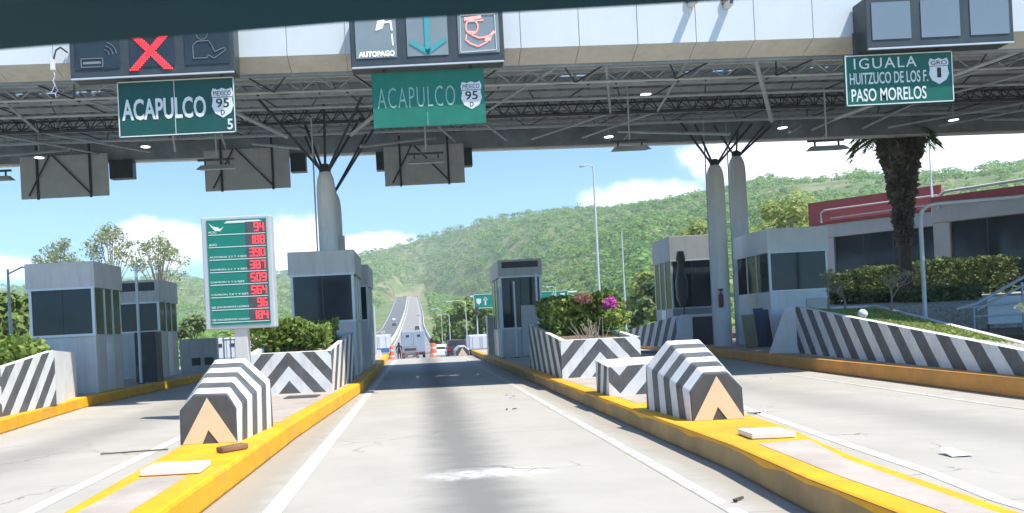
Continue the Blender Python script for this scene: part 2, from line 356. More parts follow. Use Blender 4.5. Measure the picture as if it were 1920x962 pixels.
def ground_mat():
    m = mat('earth_and_scrub', (.13, .19, .06), .95, .45, .06)
    t = m.node_tree; N, L = t.nodes, t.links; b = N['Principled BSDF']; co = N.new('ShaderNodeTexCoord')
    src = b.inputs['Base Color'].links[0].from_socket
    n = N.new('ShaderNodeTexNoise'); n.inputs['Scale'].default_value = .035; n.inputs['Detail'].default_value = 8; L.new(co.outputs['Object'], n.inputs[0])
    mr = N.new('ShaderNodeMapRange'); mr.inputs[1].default_value = .5; mr.inputs[2].default_value = .62; L.new(n.outputs['Fac'], mr.inputs[0])
    x = N.new('ShaderNodeMix'); x.data_type = 'RGBA'; L.new(mr.outputs[0], x.inputs[0]); L.new(src, x.inputs[6]); x.inputs[7].default_value = (.24, .22, .12, 1); L.new(x.outputs[2], b.inputs['Base Color'])
    return m
tag(g.build('ground', ground_mat()), kind='structure')

def road_mat():
    m = mat('plaza_concrete', (.41, .39, .345), .8, .1, .7, bump=.25, bscale=60)
    t = m.node_tree; N, L = t.nodes, t.links; b = N['Principled BSDF']; src = b.inputs['Base Color'].links[0].from_socket
    co = N.new('ShaderNodeTexCoord'); sp = N.new('ShaderNodeSeparateXYZ'); L.new(co.outputs['Object'], sp.inputs[0])
    def M(op, a, c=None):
        n = N.new('ShaderNodeMath'); n.operation = op
        for i, x in enumerate((a, c)):
            if x is None: continue
            if isinstance(x, (int, float)): n.inputs[i].default_value = x
            else: L.new(x, n.inputs[i])
        return n.outputs[0]
    def noise(scale, vec=None, detail=7, rough=.65):
        n = N.new('ShaderNodeTexNoise'); n.inputs['Scale'].default_value = scale; n.inputs['Detail'].default_value = detail; n.inputs['Roughness'].default_value = rough
        L.new(vec or co.outputs['Object'], n.inputs['Vector']); return n.outputs['Fac']
    def blend(fac, prev, col):
        x = N.new('ShaderNodeMix'); x.data_type = 'RGBA'; L.new(fac, x.inputs[0]); L.new(prev, x.inputs[6]); x.inputs[7].default_value = col + (1,); return x.outputs[2]
    def mrange(v, a, c, hi=1.0):
        r = N.new('ShaderNodeMapRange'); r.interpolation_type = 'SMOOTHSTEP'; r.inputs[1].default_value = a; r.inputs[2].default_value = c; r.inputs[4].default_value = hi; L.new(v, r.inputs[0]); return r.outputs[0]
    mp = N.new('ShaderNodeMapping'); L.new(co.outputs['Object'], mp.inputs[0]); mp.inputs['Scale'].default_value = (1.3, 2.6, 1)
    n1 = noise(1.0, mp.outputs[0]); n2 = noise(.35)
    # drip stain down the middle of each lane
    for cx, hw, amt in ((.42, .52, .8), (-5.3, .8, .4), (6.3, .8, .3)):
        dist = M('DIVIDE', M('ABSOLUTE', M('SUBTRACT', M('ADD', sp.outputs[0], M('MULTIPLY', M('SUBTRACT', n2, .5), .35)), cx)), hw)
        v = M('SUBTRACT', 1.35, M('ADD', dist, M('MULTIPLY', M('SUBTRACT', n1, .45), .9)))
        src = blend(mrange(v, 0, 1.25, amt), src, (.14, .14, .132))
    # a pale scrape of old paint across the lane
    yb = M('ABSOLUTE', M('SUBTRACT', M('ADD', sp.outputs[1], M('MULTIPLY', M('SUBTRACT', noise(1.2), .5), .9)), 7.75))
    xb = M('ABSOLUTE', M('SUBTRACT', sp.outputs[0], .55))
    sc = M('MULTIPLY', M('MULTIPLY', mrange(M('SUBTRACT', .42, yb), 0, .4), mrange(M('SUBTRACT', .85, xb), 0, .7)), mrange(noise(5), .3, .62))
    src = blend(sc, src, (.60, .59, .56))
    # wheel polish and blotches
    src = blend(mrange(noise(.5), .52, .8, .4), src, (.36, .34, .30))
    src = blend(mrange(noise(14, None, 9, .8), .62, .75, .5), src, (.30, .29, .27))
    # transverse slab joints every 5 m
    fr = M('FRACT', M('DIVIDE', M('ADD', sp.outputs[1], 1.8), 5.0)); j = M('LESS_THAN', M('ABSOLUTE', M('SUBTRACT', fr, .5)), .0022)
    src = blend(M('MULTIPLY', j, .6), src, (.2, .19, .18))
    wv = N.new('ShaderNodeTexVoronoi'); wv.feature = 'DISTANCE_TO_EDGE'; wv.inputs['Scale'].default_value = .45
    wa = N.new('ShaderNodeVectorMath'); wa.operation = 'MULTIPLY_ADD'; nn = N.new('ShaderNodeTexNoise'); nn.inputs['Scale'].default_value = 2.5; nn.inputs['Detail'].default_value = 6; L.new(co.outputs['Object'], nn.inputs['Vector'])
    L.new(nn.outputs['Color'], wa.inputs[0]); wa.inputs[1].default_value = (.6, .6, 0); L.new(co.outputs['Object'], wa.inputs[2]); L.new(wa.outputs[0], wv.inputs['Vector'])
    ck = M('MULTIPLY', M('LESS_THAN', wv.outputs['Distance'], .006), mrange(noise(.35), .5, .62)); src = blend(M('MULTIPLY', ck, .75), src, (.15, .145, .135))
    # repaired patches, a shade off the slab colour
    vp = N.new('ShaderNodeTexVoronoi'); vp.distance = 'CHEBYCHEV'; vp.inputs['Scale'].default_value = .22; L.new(co.outputs['Object'], vp.inputs['Vector'])
    pt = M('GREATER_THAN', vp.outputs['Color'], .80); src = blend(M('MULTIPLY', pt, .3), src, (.36, .345, .32))
    # dirt against the kerbs
    for kx in (-1.65, 2.68):
        dd = M('ABSOLUTE', M('SUBTRACT', sp.outputs[0], kx)); v = M('SUBTRACT', .42, M('ADD', dd, M('MULTIPLY', M('SUBTRACT', noise(3), .5), .5)))
        src = blend(mrange(v, 0, .3, .62), src, (.30, .265, .21))
    L.new(src, b.inputs['Base Color']); return m
ROAD = road_mat()
plz = MB()
for i in range(24):
    for j in range(12):
        xa, xb2 = -34 + 50 * j / 12, -34 + 50 * (j + 1) / 12; ya, yb2 = -30 + 72 * i / 24, -30 + 72 * (i + 1) / 24
        plz.face([(xa, ya, 0), (xb2, ya, 0), (xb2, yb2, 0), (xa, yb2, 0)])
tag(plz.build('plaza_road', ROAD), kind='structure')
def ribbon(name, rows, m, dz=.0, step=6):
    yk = [r[0] for r in rows]; b = MB(); prev = None
    for y in np.arange(rows[0][0], rows[-1][0] + .1, step):
        l = np.interp(y, yk, [r[1] for r in rows]); r = np.interp(y, yk, [r[2] for r in rows]); cur = [(l, y, zr(y) + dz), (r, y, zr(y) + dz)]
        if prev: b.face([prev[0], prev[1], cur[1], cur[0]])
        prev = cur
    return tag(b.build(name, m), kind='structure')
ribbon('descending_road', [(42, -24, 12), (75, -22, 10), (120, -20, 7), (213, -19, 3.2)], MT['concrete_far'], step=2)
RC = [(213, -7.4, 3.1), (358, -8.2, 2.1), (525, -7.8, 2.7), (926, -9.8, .7), (985, -17, -7)]
LC = [(213, -19, -8.9), (358, -17.5, -9.2), (525, -19, -9.4), (926, -24.7, -12.3), (985, -34, -20)]
ribbon('highway', RC, MT['concrete_far'], .03); ribbon('opposite_highway', LC, MT['asphalt'], .03)
def edge_line(name, rows, off, w, m, dz=.05):
    ribbon(name, [(r[0], r[1] + off, r[1] + off + w) for r in rows], m, dz)
edge_line('highway_edge_line', [(y, l, l) for y, l, r in RC], .5, .25, MT['line']); edge_line('highway_outer_line', [(y, r, r) for y, l, r in RC], -1.6, .25, MT['line'])
edge_line('opposite_edge_line', [(y, l, l) for y, l, r in LC], .9, .25, MT['line'])
def barrier(label, rows, h, w, m, step=8):
    yk = [r[0] for r in rows]; b = MB(); prev = None
    for y in np.arange(rows[0][0], rows[-1][0], step):
        x = np.interp(y, yk, [r[1] for r in rows]); z = zr(y); cur = [(x - w, y, z), (x - w * .4, y, z + h), (x + w * .4, y, z + h), (x + w, y, z)]
        if prev:
            for k in range(3): b.face([prev[k], prev[k + 1], cur[k + 1], cur[k]])
        else: b.face(cur)
        prev = cur
    b.face(prev[::-1]); return tag(b.build('concrete_barrier', m), label, 'barrier', 'highway barriers')
barrier('long pale concrete median barrier between the two carriageways climbing the hill', [(70, -3.6), (120, -5.2), (213, -8.1), (358, -8.7), (525, -8.6), (926, -11), (985, -18.5)], 1.1, .35, MT['white_paint'])
barrier('grey concrete barrier along the outer right edge of the climbing highway', [(75, 3.4), (120, 3.5), (213, 3.5), (358, 2.5), (525, 3.1), (926, 1.1), (985, -6.6)], 1.0, .3, MT['alu'])

# painted lines on the plaza
def line(name, pts, w, m, z=.004):
    b = MB()
    for (x0, y0), (x1, y1) in zip(pts[:-1], pts[1:]): b.face([(x0 - w / 2, y0, z), (x0 + w / 2, y0, z), (x1 + w / 2, y1, z), (x1 - w / 2, y1, z)])
    tag(b.build(name, m), kind='structure')
line('lane_line', [(-1.25, -10), (-1.25, 41.5)], .16, MT['line'])
line('worn_lane_line', [(2.2, -10), (2.22, 41.5)], .13, MT['line_worn'])
line('side_lane_line', [(-3.42, -10), (-3.46, 7), (-3.6, 11.6), (-3.75, 20)], .15, MT['line'])
line('exit_lane_line', [(3.9, -10), (4.07, 5.7), (4.26, 6.8), (4.4, 8.2), (4.62, 10), (4.8, 11.5), (5.3, 15)], .13, MT['line'])
line('exit_lane_edge_line', [(7.75, -10), (7.9, 11), (8.5, 19)], .13, MT['line_worn'])

# ------------------------------------------------------------------ traffic islands
def island(name, left, right, h, kerb_m, pave_m, border=.22, y_full=None, ends=True):
    pts = right + left[::-1]
    k = MB(); k.prism(pts, 0, h)
    o = tag(k.build(name, kerb_m, bevel=.035), kind='structure')
    def inset(side, sgn):
        return [(x + sgn * border, y) for x, y in side]
    return o
LI_R = [(-1.86, -8), (-1.84, 6.5), (-1.76, 11.2), (-1.58, 15.5), (-1.43, 19.5), (-1.47, 24), (-1.55, 33), (-1.7, 44)]
LI_L = [(-2.55, -8), (-2.58, 5.5), (-2.76, 9), (-3.0, 11), (-3.45, 16), (-3.7, 22), (-3.8, 30), (-3.6, 44)]
RI_L = [(2.62, -8), (2.66, 5.6), (2.76, 7.2), (2.76, 10.9), (2.77, 17), (2.78, 30), (2.85, 44)]
RI_R = [(3.2, -8), (3.27, 4.5), (3.4, 6.3), (3.72, 8.2), (3.8, 9.3), (4.3, 13), (4.95, 17), (5.1, 30), (4.6, 44)]
island('traffic_island', LI_L, LI_R, .25, MT['yellow'], MT['paving'])
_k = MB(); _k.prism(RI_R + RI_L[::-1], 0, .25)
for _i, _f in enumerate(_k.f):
    if len(_f) == 4: _k.mi[_i] = 1  # side faces: worn, dirty yellow, with shade also darkened into the colour
tag(_k.build('exit_traffic_island', [MT['yellow'], MT['yellow_worn_shaded']], bevel=.03), kind='structure')
_r = [(x - .004, y) for x, y in RI_L]; _b = MB()
for (_x0, _y0), (_x1, _y1) in zip(_r[:-1], _r[1:]):
    _n = max(1, int((_y1 - _y0) / .35))
    for _q in range(_n):
        _a, _c = _q / _n, (_q + 1) / _n; _pa = (_x0 + (_x1 - _x0) * _a, _y0 + (_y1 - _y0) * _a); _pc = (_x0 + (_x1 - _x0) * _c, _y0 + (_y1 - _y0) * _c)
        _b.face([(_pc[0], _pc[1], .205 + .03 * math.sin(_pc[1] * 5.1) * math.sin(_pc[1] * 1.7)), (_pa[0], _pa[1], .205 + .03 * math.sin(_pa[1] * 5.1) * math.sin(_pa[1] * 1.7)), (_pa[0], _pa[1], .238), (_pc[0], _pc[1], .238)])
tag(_b.build('kerb_paint_edge', MT['yellow']), kind='structure')
def topping(name, pts, z, m): tag(MB().prism(pts, z - .02, z).build(name, m), kind='structure')
topping('island_paving', [(-2.08, -8), (-2.06, 6.9), (-2.32, 6.95), (-2.46, 6.9), (-2.36, -8)], .254, MT['paving'])
topping('island_paving', [(-1.98, 11), (-1.82, 15.5), (-1.68, 19.5), (-1.72, 24), (-1.8, 33), (-1.9, 43), (-3.4, 43), (-3.6, 30), (-3.5, 22), (-3.25, 16), (-2.85, 11)], .254, MT['paving'])
topping('island_paving', [(2.84, -8), (2.88, 5.6), (2.98, 7.15), (3.48, 7.25), (3.26, 6.2), (3.13, 4.5), (3.06, -8)][::1], .254, MT['paving'])
topping('island_paving', [(3.0, 11.2), (4.0, 11.5), (4.2, 13), (4.75, 17), (4.9, 30), (4.45, 43), (3.05, 43), (3.0, 30)][::1], .254, MT['paving'])
# island of the far left lane and the right-hand kerb
FL = [(-7.1, -8), (-7.12, 13.2), (-7.55, 16), (-7.9, 18.7), (-7.9, 27.8), (-7.8, 44)]
tag(MB().prism(FL + [(-11.6, 44), (-11.6, -8)], 0, .25).build('side_traffic_island', MT['yellow'], bevel=.03), kind='structure')
topping('side_island_paving', [(-7.4, 14), (-8.15, 19), (-8.15, 28), (-8.1, 43), (-11.4, 43), (-11.4, -6), (-7.4, -6)], .254, MT['paving'])
RK = [(8.35, -8), (8.6, 8), (8.72, 11.6), (9.5, 20.6), (10.3, 27), (10.9, 33), (11.2, 44)]
KERB2 = mat('kerb_dull_orange', (.66, .30, .06), .65, .15, 2.5, grime=.4, gcol=(.25, .17, .09), bump=.3)
tag(MB().prism(RK[::1] + [(15.5, 44), (15.5, 33), (15.5, -8)], 0, .30).build('right_kerb_platform', KERB2, bevel=.03), kind='structure')
topping('right_platform_paving', [(x + .3, y) for x, y in RK] + [(15.4, 44), (15.4, -8)], .304, MT['paving'])
# raised planted bank beside the office
tag(MB().prism([(15.5, -8), (60, -8), (60, 60), (22, 60), (16, 44)], 0, .55).build('garden_terrace', MT['soil']), kind='structure')
tag(MB().prism([(13.6, 27.35), (40, 27.35), (36, 38), (16.6, 38), (15.0, 31)], .3, lambda x, y: 1.46 + (y - 27) * .045).build('garden_path', MT['gravel_base']), kind='structure')

# ------------------------------------------------------------------ crash cushions (bullnoses)
def bullnose(label, front, rear, y0, y1, group, tri_mat=None):
    """octagonal arch growing from front section to rear section; sections are six (x, z) points left foot to right foot"""
    cx = (front[0][0] + front[-1][0]) / 2
    t = thing('crash_cushion', label, 'crash cushion', (cx, y0, front[0][1]), group)
    b = MB(); n = 7
    F = np.array(front); Rr = np.array(rear)
    yrear = [y1 + .05, y1, y1 - .08, y1 - .08, y1, y1 + .05]
    secs = [[(F[i][0] + (Rr[i][0] - F[i][0]) * k / n, y0 + (yrear[i] - y0) * k / n, F[i][1] + (Rr[i][1] - F[i][1]) * k / n) for i in range(6)] for k in range(n + 1)]
    L = y1 - y0
    lean = [.0, .07, .10, .10, .07, .0]
    for k in range(n):
        for i in range(5):
            q = [secs[k][i], secs[k][i + 1], secs[k + 1][i + 1], secs[k + 1][i]]
            ph = [(100.06 + (k + a) / n * L - lean[i + c], 0) for a, c in ((0, 0), (0, 1), (1, 1), (1, 0))]
            b.face(q[::-1], 0, ph[::-1])
    b.face(secs[0], 1); b.face(secs[-1][::-1], 2)
    b.build('concrete_body', [ST_BULL, MT['charcoal'], MT['white_paint']], t, bevel=.02)
    zb, zt = front[0][1], max(p[1] for p in front); w = front[-1][0] - front[0][0]; h = zt - zb
    m = MB(); xl, xr = front[0][0] + .05 * w, front[-1][0] - .01 * w; yy = y0 - .004
    pc = cx; 
    m.plate([(xl, zb + .004), (xl + .34 * w, zb + .004), (pc, zb + .28 * h), (pc, zb + .93 * h)], yy, .003)
    m.plate([(pc, zb + .93 * h), (pc, zb + .28 * h), (xr - .32 * w, zb + .004), (xr, zb + .004)], yy, .003)
    m.build('chevron_mark', MT['tan'], t)
    return t
bullnose('striped crash cushion with a tan arrow on the yellow island left of the lane',
         [(-2.76, .25), (-2.75, .64), (-2.58, .81), (-2.2, .80), (-2.1, .63), (-2.1, .25)],
         [(-2.93, .25), (-2.93, .86), (-2.66, 1.17), (-2.28, 1.17), (-1.97, .87), (-1.97, .25)], 9.05, 10.5, 'crash cushions at the island heads')
bullnose('striped crash cushion with a tan arrow on the yellow island right of the lane',
         [(3.0, .25), (2.99, .58), (3.17, .78), (3.43, .78), (3.59, .60), (3.60, .25)],
         [(2.92, .25), (2.92, .80), (3.18, 1.13), (3.6, 1.13), (3.86, .86), (3.86, .25)], 8.95, 10.4, 'crash cushions at the island heads')
bullnose('small distant black and white bullnose on the road beyond the booths',
         [(2.7, -.75), (2.7, -.2), (3.0, .1), (3.4, .1), (3.7, -.2), (3.7, -.75)], [(2.6, -.8), (2.6, -.1), (2.95, .2), (3.45, .2), (3.8, -.1), (3.8, -.8)], 60, 62, 'crash cushions at the island heads')

# ------------------------------------------------------------------ foliage helpers
def leaf_cloud(pts, size, b=None, up=.0, nrm=None):
    """quads of random tilt around the given points; returns (verts, faces) arrays"""
    n = len(pts); d = rng.normal(size=(n, 3)); d /= np.linalg.norm(d, axis=1, keepdims=True); d[:, 2] = np.abs(d[:, 2]) + up
    if nrm is not None: d = d * .55 + nrm
    d /= np.linalg.norm(d, axis=1, keepdims=True)
    r = rng.normal(size=(n, 3)); a = np.cross(d, r); a /= np.linalg.norm(a, axis=1, keepdims=True); c = np.cross(d, a)
    s = size * rng.uniform(.55, 1.25, (n, 1)); a = a * s; c = c * s * rng.uniform(.45, .8, (n, 1))
    v = np.stack([pts - a, pts - c * .9 + a * .1, pts + a, pts + c], 1).reshape(-1, 3)
    return v
def leaf_object(name, pts, size, m, parent=None, up=.0, nrm=None):
    v = leaf_cloud(np.asarray(pts), size, up=up, nrm=nrm); n = len(v) // 4
    off = Vector((0, 0, 0)); p = parent
    while p is not None: off += p.location; p = p.parent
    v = v - np.array(off)
    me = bpy.data.meshes.new(name); me.vertices.add(len(v)); me.vertices.foreach_set('co', v.astype(np.float32).ravel())
    me.loops.add(n * 4); me.loops.foreach_set('vertex_index', np.arange(n * 4, dtype=np.int32))
    me.polygons.add(n); me.polygons.foreach_set('loop_start', np.arange(0, n * 4, 4, dtype=np.int32)); me.polygons.foreach_set('loop_total', np.full(n, 4, dtype=np.int32))
    me.update(calc_edges=True); me.validate(); me.materials.append(m)
    o = bpy.data.objects.new(name, me); COL.objects.link(o)
    if parent is not None: o.parent = parent
    return o
def in_ball(n, c, r, shell=.0):
    d = rng.normal(size=(n, 3)); d /= np.linalg.norm(d, axis=1, keepdims=True)
    u = (shell + (1 - shell) * rng.random((n, 1))) ** (1 / 3) if shell == 0 else (shell + (1 - shell) * rng.random((n, 1)))
    return np.asarray(c) + d * u * np.asarray(r)
LEAF_HEDGE = leaf_mat('hedge_leaves', [(.10, .17, .04), (.22, .32, .07), (.40, .47, .12)], .36)
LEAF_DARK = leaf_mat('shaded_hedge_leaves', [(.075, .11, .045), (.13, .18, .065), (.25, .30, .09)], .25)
LEAF_PALE = leaf_mat('pale_tree_leaves', [(.24, .29, .14), (.36, .41, .20), (.48, .50, .28)], .45)
LEAF_YEL = leaf_mat('yellow_green_leaves', [(.18, .25, .06), (.33, .39, .10), (.48, .50, .17)], .42)
LEAF_MID = leaf_mat('tree_leaves', [(.10, .17, .045), (.19, .28, .07), (.30, .37, .10)], .34)
LEAF_FOREST = leaf_mat('forest_leaves', [(.10, .225, .05), (.155, .30, .065), (.235, .39, .09), (.34, .45, .13)], .42, .5, .02)
FLOWER = leaf_mat('magenta_petals', [(.50, .06, .36), (.66, .14, .52), (.75, .32, .64)], .3)
FLOWER2 = leaf_mat('dry_pink_petals', [(.30, .12, .12), (.42, .20, .20), (.35, .22, .12)], .3)
DRY = leaf_mat('dead_frond_leaves', [(.09, .085, .07), (.17, .155, .12), (.30, .27, .19)], .2)

def hedge_points(n, x0, x1, y0, y1, z0, z1, lump_amp=.12):
    x = rng.uniform(x0, x1, n); y = rng.uniform(y0, y1, n); top = z1 + lump_amp * (np.sin(x * 3.1 + y) + np.sin(x * 7 + 1.3) * .6 + np.sin(y * 5.0) * .6)
    # bias to the skin
    u = rng.random(n); z = z0 + (top - z0) * np.where(rng.random(n) < .5, 1 - u ** 2 * .35, u)
    return np.stack([x, y, z], 1)

# ------------------------------------------------------------------ planters
def planter(label, front_z, back_z, x0, x1, y0, y1, z0, plant, side, leaves=2600, group='striped planters on the islands', shift=0):
    """concrete box open on top; sides rise from front_z to back_z; side = +1 paints the right side, -1 the left side"""
    t = thing('concrete_planter', label, 'planter', ((x0 + x1) / 2, y0, z0), group)
    b = MB(); w = .12; K = 1.15; xc = (x0 + x1) / 2 + (-.02)
    # front face with chevron
    f = [(x0, y0, z0), (x1, y0, z0), (x1, y0, front_z), (x0, y0, front_z)]
    b.face([f[0], f[1], (x1, y0, front_z), (x0, y0, front_z)], 0, [((p[0] - xc) * K, p[2] - front_z + 2.38) for p in f])
    # sides
    for sx, sg in ((x1, 1), (x0, -1)):
        q = [(sx, y0, z0), (sx, y1, z0), (sx, y1, back_z), (sx, y0, front_z)]
        if sg < 0: q = q[::-1]
        b.face(q, 1, [(100 + p[1] * .75 - (p[2] - z0) * .62, 0) for p in q])
    b.face([(x1, y1, z0), (x0, y1, z0), (x0, y1, back_z), (x1, y1, back_z)], 2)
    # rim and inside
    xi0, xi1, yi0, yi1 = x0 + w, x1 - w, y0 + w, y1 - w
    def zt(y): return front_z + (back_z - front_z) * (y - y0) / (y1 - y0)
    o = [(x0, y0), (x1, y0), (x1, y1), (x0, y1)]; i = [(xi0, yi0), (xi1, yi0), (xi1, yi1), (xi0, yi1)]
    for k in range(4):
        a, c = o[k], o[(k + 1) % 4]; d, e = i[(k + 1) % 4], i[k]
        b.face([(a[0], a[1], zt(a[1])), (c[0], c[1], zt(c[1])), (d[0], d[1], zt(d[1])), (e[0], e[1], zt(e[1]))], 2)
        b.face([(e[0], e[1], zt(e[1])), (d[0], d[1], zt(d[1])), (d[0], d[1], z0 + .3), (e[0], e[1], z0 + .3)], 2)
    sh = lambda x, y, z: (x + (shift * (y - y0) / (y1 - y0) if x > xc else 0), y, z)
    b.move(sh).build('concrete_box', [ST_PL, ST_SIDE, MT['white_paint']], t)
    s = MB(); 
    for k in range(10):
        ya, yb = yi0 + (yi1 - yi0) * k / 10, yi0 + (yi1 - yi0) * (k + 1) / 10
        s.face([(xi0, ya, zt(ya) - .1), (xi1, ya, zt(ya) - .1), (xi1, yb, zt(yb) - .1), (xi0, yb, zt(yb) - .1)])
    s.build('soil', MT['soil'], t)
    return t
planter('striped concrete planter with chevron front holding a dense green hedge, left of the lane', 1.10, 1.47, -3.56, -1.83, 16.5, 20.6, .25, None, 1, shift=.13)
h = thing('hedge', 'dense bright green clipped hedge growing in the left striped planter', 'hedge', (-2.6, 18.6, 1.2))
leaf_object('foliage', hedge_points(6200, -3.75, -2.0, 17.5, 20.3, 1.0, 1.74, .09), .075, LEAF_HEDGE, h)
st = MB()
for k in range(9): st.tube((-3.2 + .15 * k, 18 + .2 * (k % 5), .95), (-3.2 + .15 * k + random.uniform(-.1, .1), 18.1 + .2 * (k % 5), 1.5), .012, .006, 5)
st.build('stem', MT['bark'], h)
planter('striped concrete planter with chevron front holding pink bougainvillea, right of the lane', 1.06, 1.46, 3.02, 4.72, 17.1, 22.0, .25, None, -1)
h = thing('flowering_hedge', 'clipped hedge with magenta bougainvillea blooms growing in the right striped planter', 'hedge', (3.9, 20, 1.2))
leaf_object('foliage', np.vstack([hedge_points(5600, 3.2, 4.75, 19.0, 21.8, 1.15, 2.02, .07), hedge_points(700, 4.3, 4.9, 18.4, 21, 1.1, 1.6, .1), in_ball(500, (4.75, 19.4, 1.65), (.25, .6, .4))]), .07, LEAF_HEDGE, h)
leaf_object('blossom', in_ball(420, (4.55, 18.9, 1.83), (.17, .2, .17)), .045, FLOWER, h)
part(leaf_object('blossom', np.vstack([in_ball(160, (3.95, 19.0, 2.0), (.22, .2, .14)), in_ball(120, (5.0, 19.6, 1.75), (.14, .3, .2))]), .05, FLOWER2, h), 'dry brownish pink blossom')
st = MB()
for k in range(22):
    x = 3.75 + random.uniform(-.15, .35); st.tube((x, 17.75, .98), (x + random.uniform(-.3, .3), 17.8 + random.uniform(-.2, .5), 1.3 + random.random() * .25), .012, .004, 5)
st.build('stem', MT['bark_pale'], h)
# far left planter: only its lane side and end are in view
t = thing('concrete_planter', 'wedge shaped striped planter at the left edge, with a bush above it', 'planter', (-9, 13, .25), 'striped planters on the islands')
b = MB(); A0, A1, A2 = (-7.32, 11.0), (-7.62, 16.7), (-8.25, 19.2)
def q4(a, c, za, zc, mi, ph): b.face([(a[0], a[1], .25), (c[0], c[1], .25), (c[0], c[1], zc), (a[0], a[1], za)], mi, ph)
Am = (-7.45, 14.2)
q4(A0, Am, .98, 1.12, 0, [(100, 0), (102.1, 0), (102.1 + .84, 0), (100 + .7, 0)])
q4(Am, A1, 1.12, 1.38, 0, [(100.2, 0), (102.3, 0), (102.3 - 1.05, 0), (100.2 - .86, 0)])
q4(A1, A2, 1.38, 1.3, 1, None)
b.face([(A2[0], A2[1], .25), (-11, 19.2, .25), (-11, 19.2, 1.3), (A2[0], A2[1], 1.3)], 1)
b.face([(-11, 11, .25), (A0[0], A0[1], .25), (A0[0], A0[1], .98), (-11, 11, .98)], 1)
b.face([(A0[0], A0[1], .98), (Am[0], Am[1], 1.12), (Am[0] - .14, Am[1], 1.12), (A0[0] - .14, A0[1], .98)], 1); b.face([(Am[0], Am[1], 1.12), (A1[0], A1[1], 1.38), (A1[0] - .14, A1[1] - .05, 1.38), (Am[0] - .14, Am[1], 1.12)], 1)
b.face([(A1[0], A1[1], 1.38), (A2[0], A2[1], 1.3), (A2[0] - .1, A2[1] - .14, 1.3), (A1[0] - .14, A1[1] - .05, 1.38)], 1)
b.build('concrete_box', [ST_SIDE, MT['white_paint']], t)
MB().prism([(-7.6, 11.1), (-7.75, 16.7), (-8.35, 19.05), (-11, 19.05), (-11, 11.1)], .6, lambda x, y: .86 + (y - 11) * .035).build('soil', MT['soil'], t)
h = thing('hedge', 'rounded light green bush behind the wedge planter at the left edge', 'hedge', (-9.2, 16.5, 1))
leaf_object('foliage', np.vstack([in_ball(3000, (-8.55, 16.6, 1.2), (.75, 1.5, .58), .4), in_ball(2000, (-9.3, 15.2, 1.2), (1.0, 1.6, .6), .4), in_ball(900, (-8.25, 15.0, 1.15), (.5, 1.0, .4), .4)]), .085, LEAF_HEDGE, h)
st = MB()
for k in range(8): st.tube((-9.5 + .1 * k, 16, .8), (-9.6 + .13 * k, 16.1, 1.4), .015, .008, 5)
st.build('stem', MT['bark'], h)
# small striped block
t = thing('striped_block', 'low black and white striped concrete block between the right crash cushion and the planter', 'concrete block', (3.3, 12.5, .25))
b = MB(); x0, x1, y0, y1 = 2.93, 3.95, 12.5, 13.4
f = [(x0, y0, .25), (x1, y0, .25), (x1, y0, .74), (x0, y0, .70)]; b.face(f, 0, [((p[0] - 3.1) * 1.1, .12 + .72 - p[2]) for p in f])
b.face([(x0, y1, .25), (x0, y0, .25), (x0, y0, .70), (x0, y1, .78)], 1, [(100, 0), (99.1, 0), (99.25, 0), (100.15, 0)])
b.face([(x1, y0, .25), (x1, y1, .25), (x1, y1, .8), (x1, y0, .74)], 2); b.face([(x1, y1, .25), (x0, y1, .25), (x0, y1, .78), (x1, y1, .8)], 2)
b.face([(x0, y0, .70), (x1, y0, .74), (x1, y1, .8), (x0, y1, .78)], 2)
b.build('concrete_body', [stripe_mat('painted_block_front', .56), stripe_mat('painted_block_bands', .42), MT['white_paint']], t)

# slabs and litter
def slab(name, label, x, y, w, d, rz, h=.05):
    o = MB().box(-w / 2, w / 2, -d / 2, d / 2, 0, h).build(name, MT['white_paint'], bevel=.006); o.location = (x, y, .257); o.rotation_euler = (0, 0, rz); return tag(o, label, 'slab', 'pale slabs lying on the islands')
slab('paving_slab', 'flat white slab lying on the left yellow island in front of the crash cushion', -2.24, 7.2, .52, .42, .03)
slab('paving_slab', 'flat white slab lying on the right yellow island below the crash cushion', 3.24, 7.58, .40, .38, -.05)
o = MB().box(-.17, .17, -.06, .06, 0, .06).build('brick', MT['wood'], bevel=.015); o.location = (-2.0, 8.35, .256); o.rotation_euler = (0, 0, .9); tag(o, 'brown brick lying on the left yellow island beside the crash cushion', 'brick')
o = MB().box(-.32, .32, -.3, .3, 0, .012).build('drain_cover', MT['dark'], bevel=.004); o.location = (-2.3, 15.4, .256); tag(o, 'flat dark drain cover on the island before the left striped planter', 'drain cover')
pm = MB(); pm.face([(-.1, -.08, .012), (.1, -.09, .02), (.12, .07, .014), (-.08, .09, .035)]); pm.face([(-.08, .09, .035), (.12, .07, .014), (.06, .13, .05), (-.06, .14, .06)])
o = pm.build('paper_scrap', MT['white_paint']); o.location = (4.95, 7.45, 0); o.modifiers.new('t', 'SOLIDIFY').thickness = .003; tag(o, 'crumpled white paper scrap lying on the grey right hand lane', 'litter')
def debris(label, x, y, s, rz, m):
    b = MB()
    for k in range(3): b.tube((random.uniform(-s, s), random.uniform(-s, s) * .4, .012), (random.uniform(-s, s), random.uniform(-s, s) * .4, .02), .012, .006, 5)
    o = b.build('twig', m); o.location = (x, y, .004); o.rotation_euler = (0, 0, rz); tag(o, label, 'twig', 'dark twigs lying on the lanes')
debris('dark twig on the central lane near its bottom right edge', 2.35, 6.05, .09, .3, MT['bark'])
debris('dark twig lying in the middle of the right hand lane', 4.7, 11.3, .12, .1, MT['bark'])
debris('dark scrap lying on the central lane beyond the pale scrape', 1.55, 13.6, .16, .1, MT['bark'])
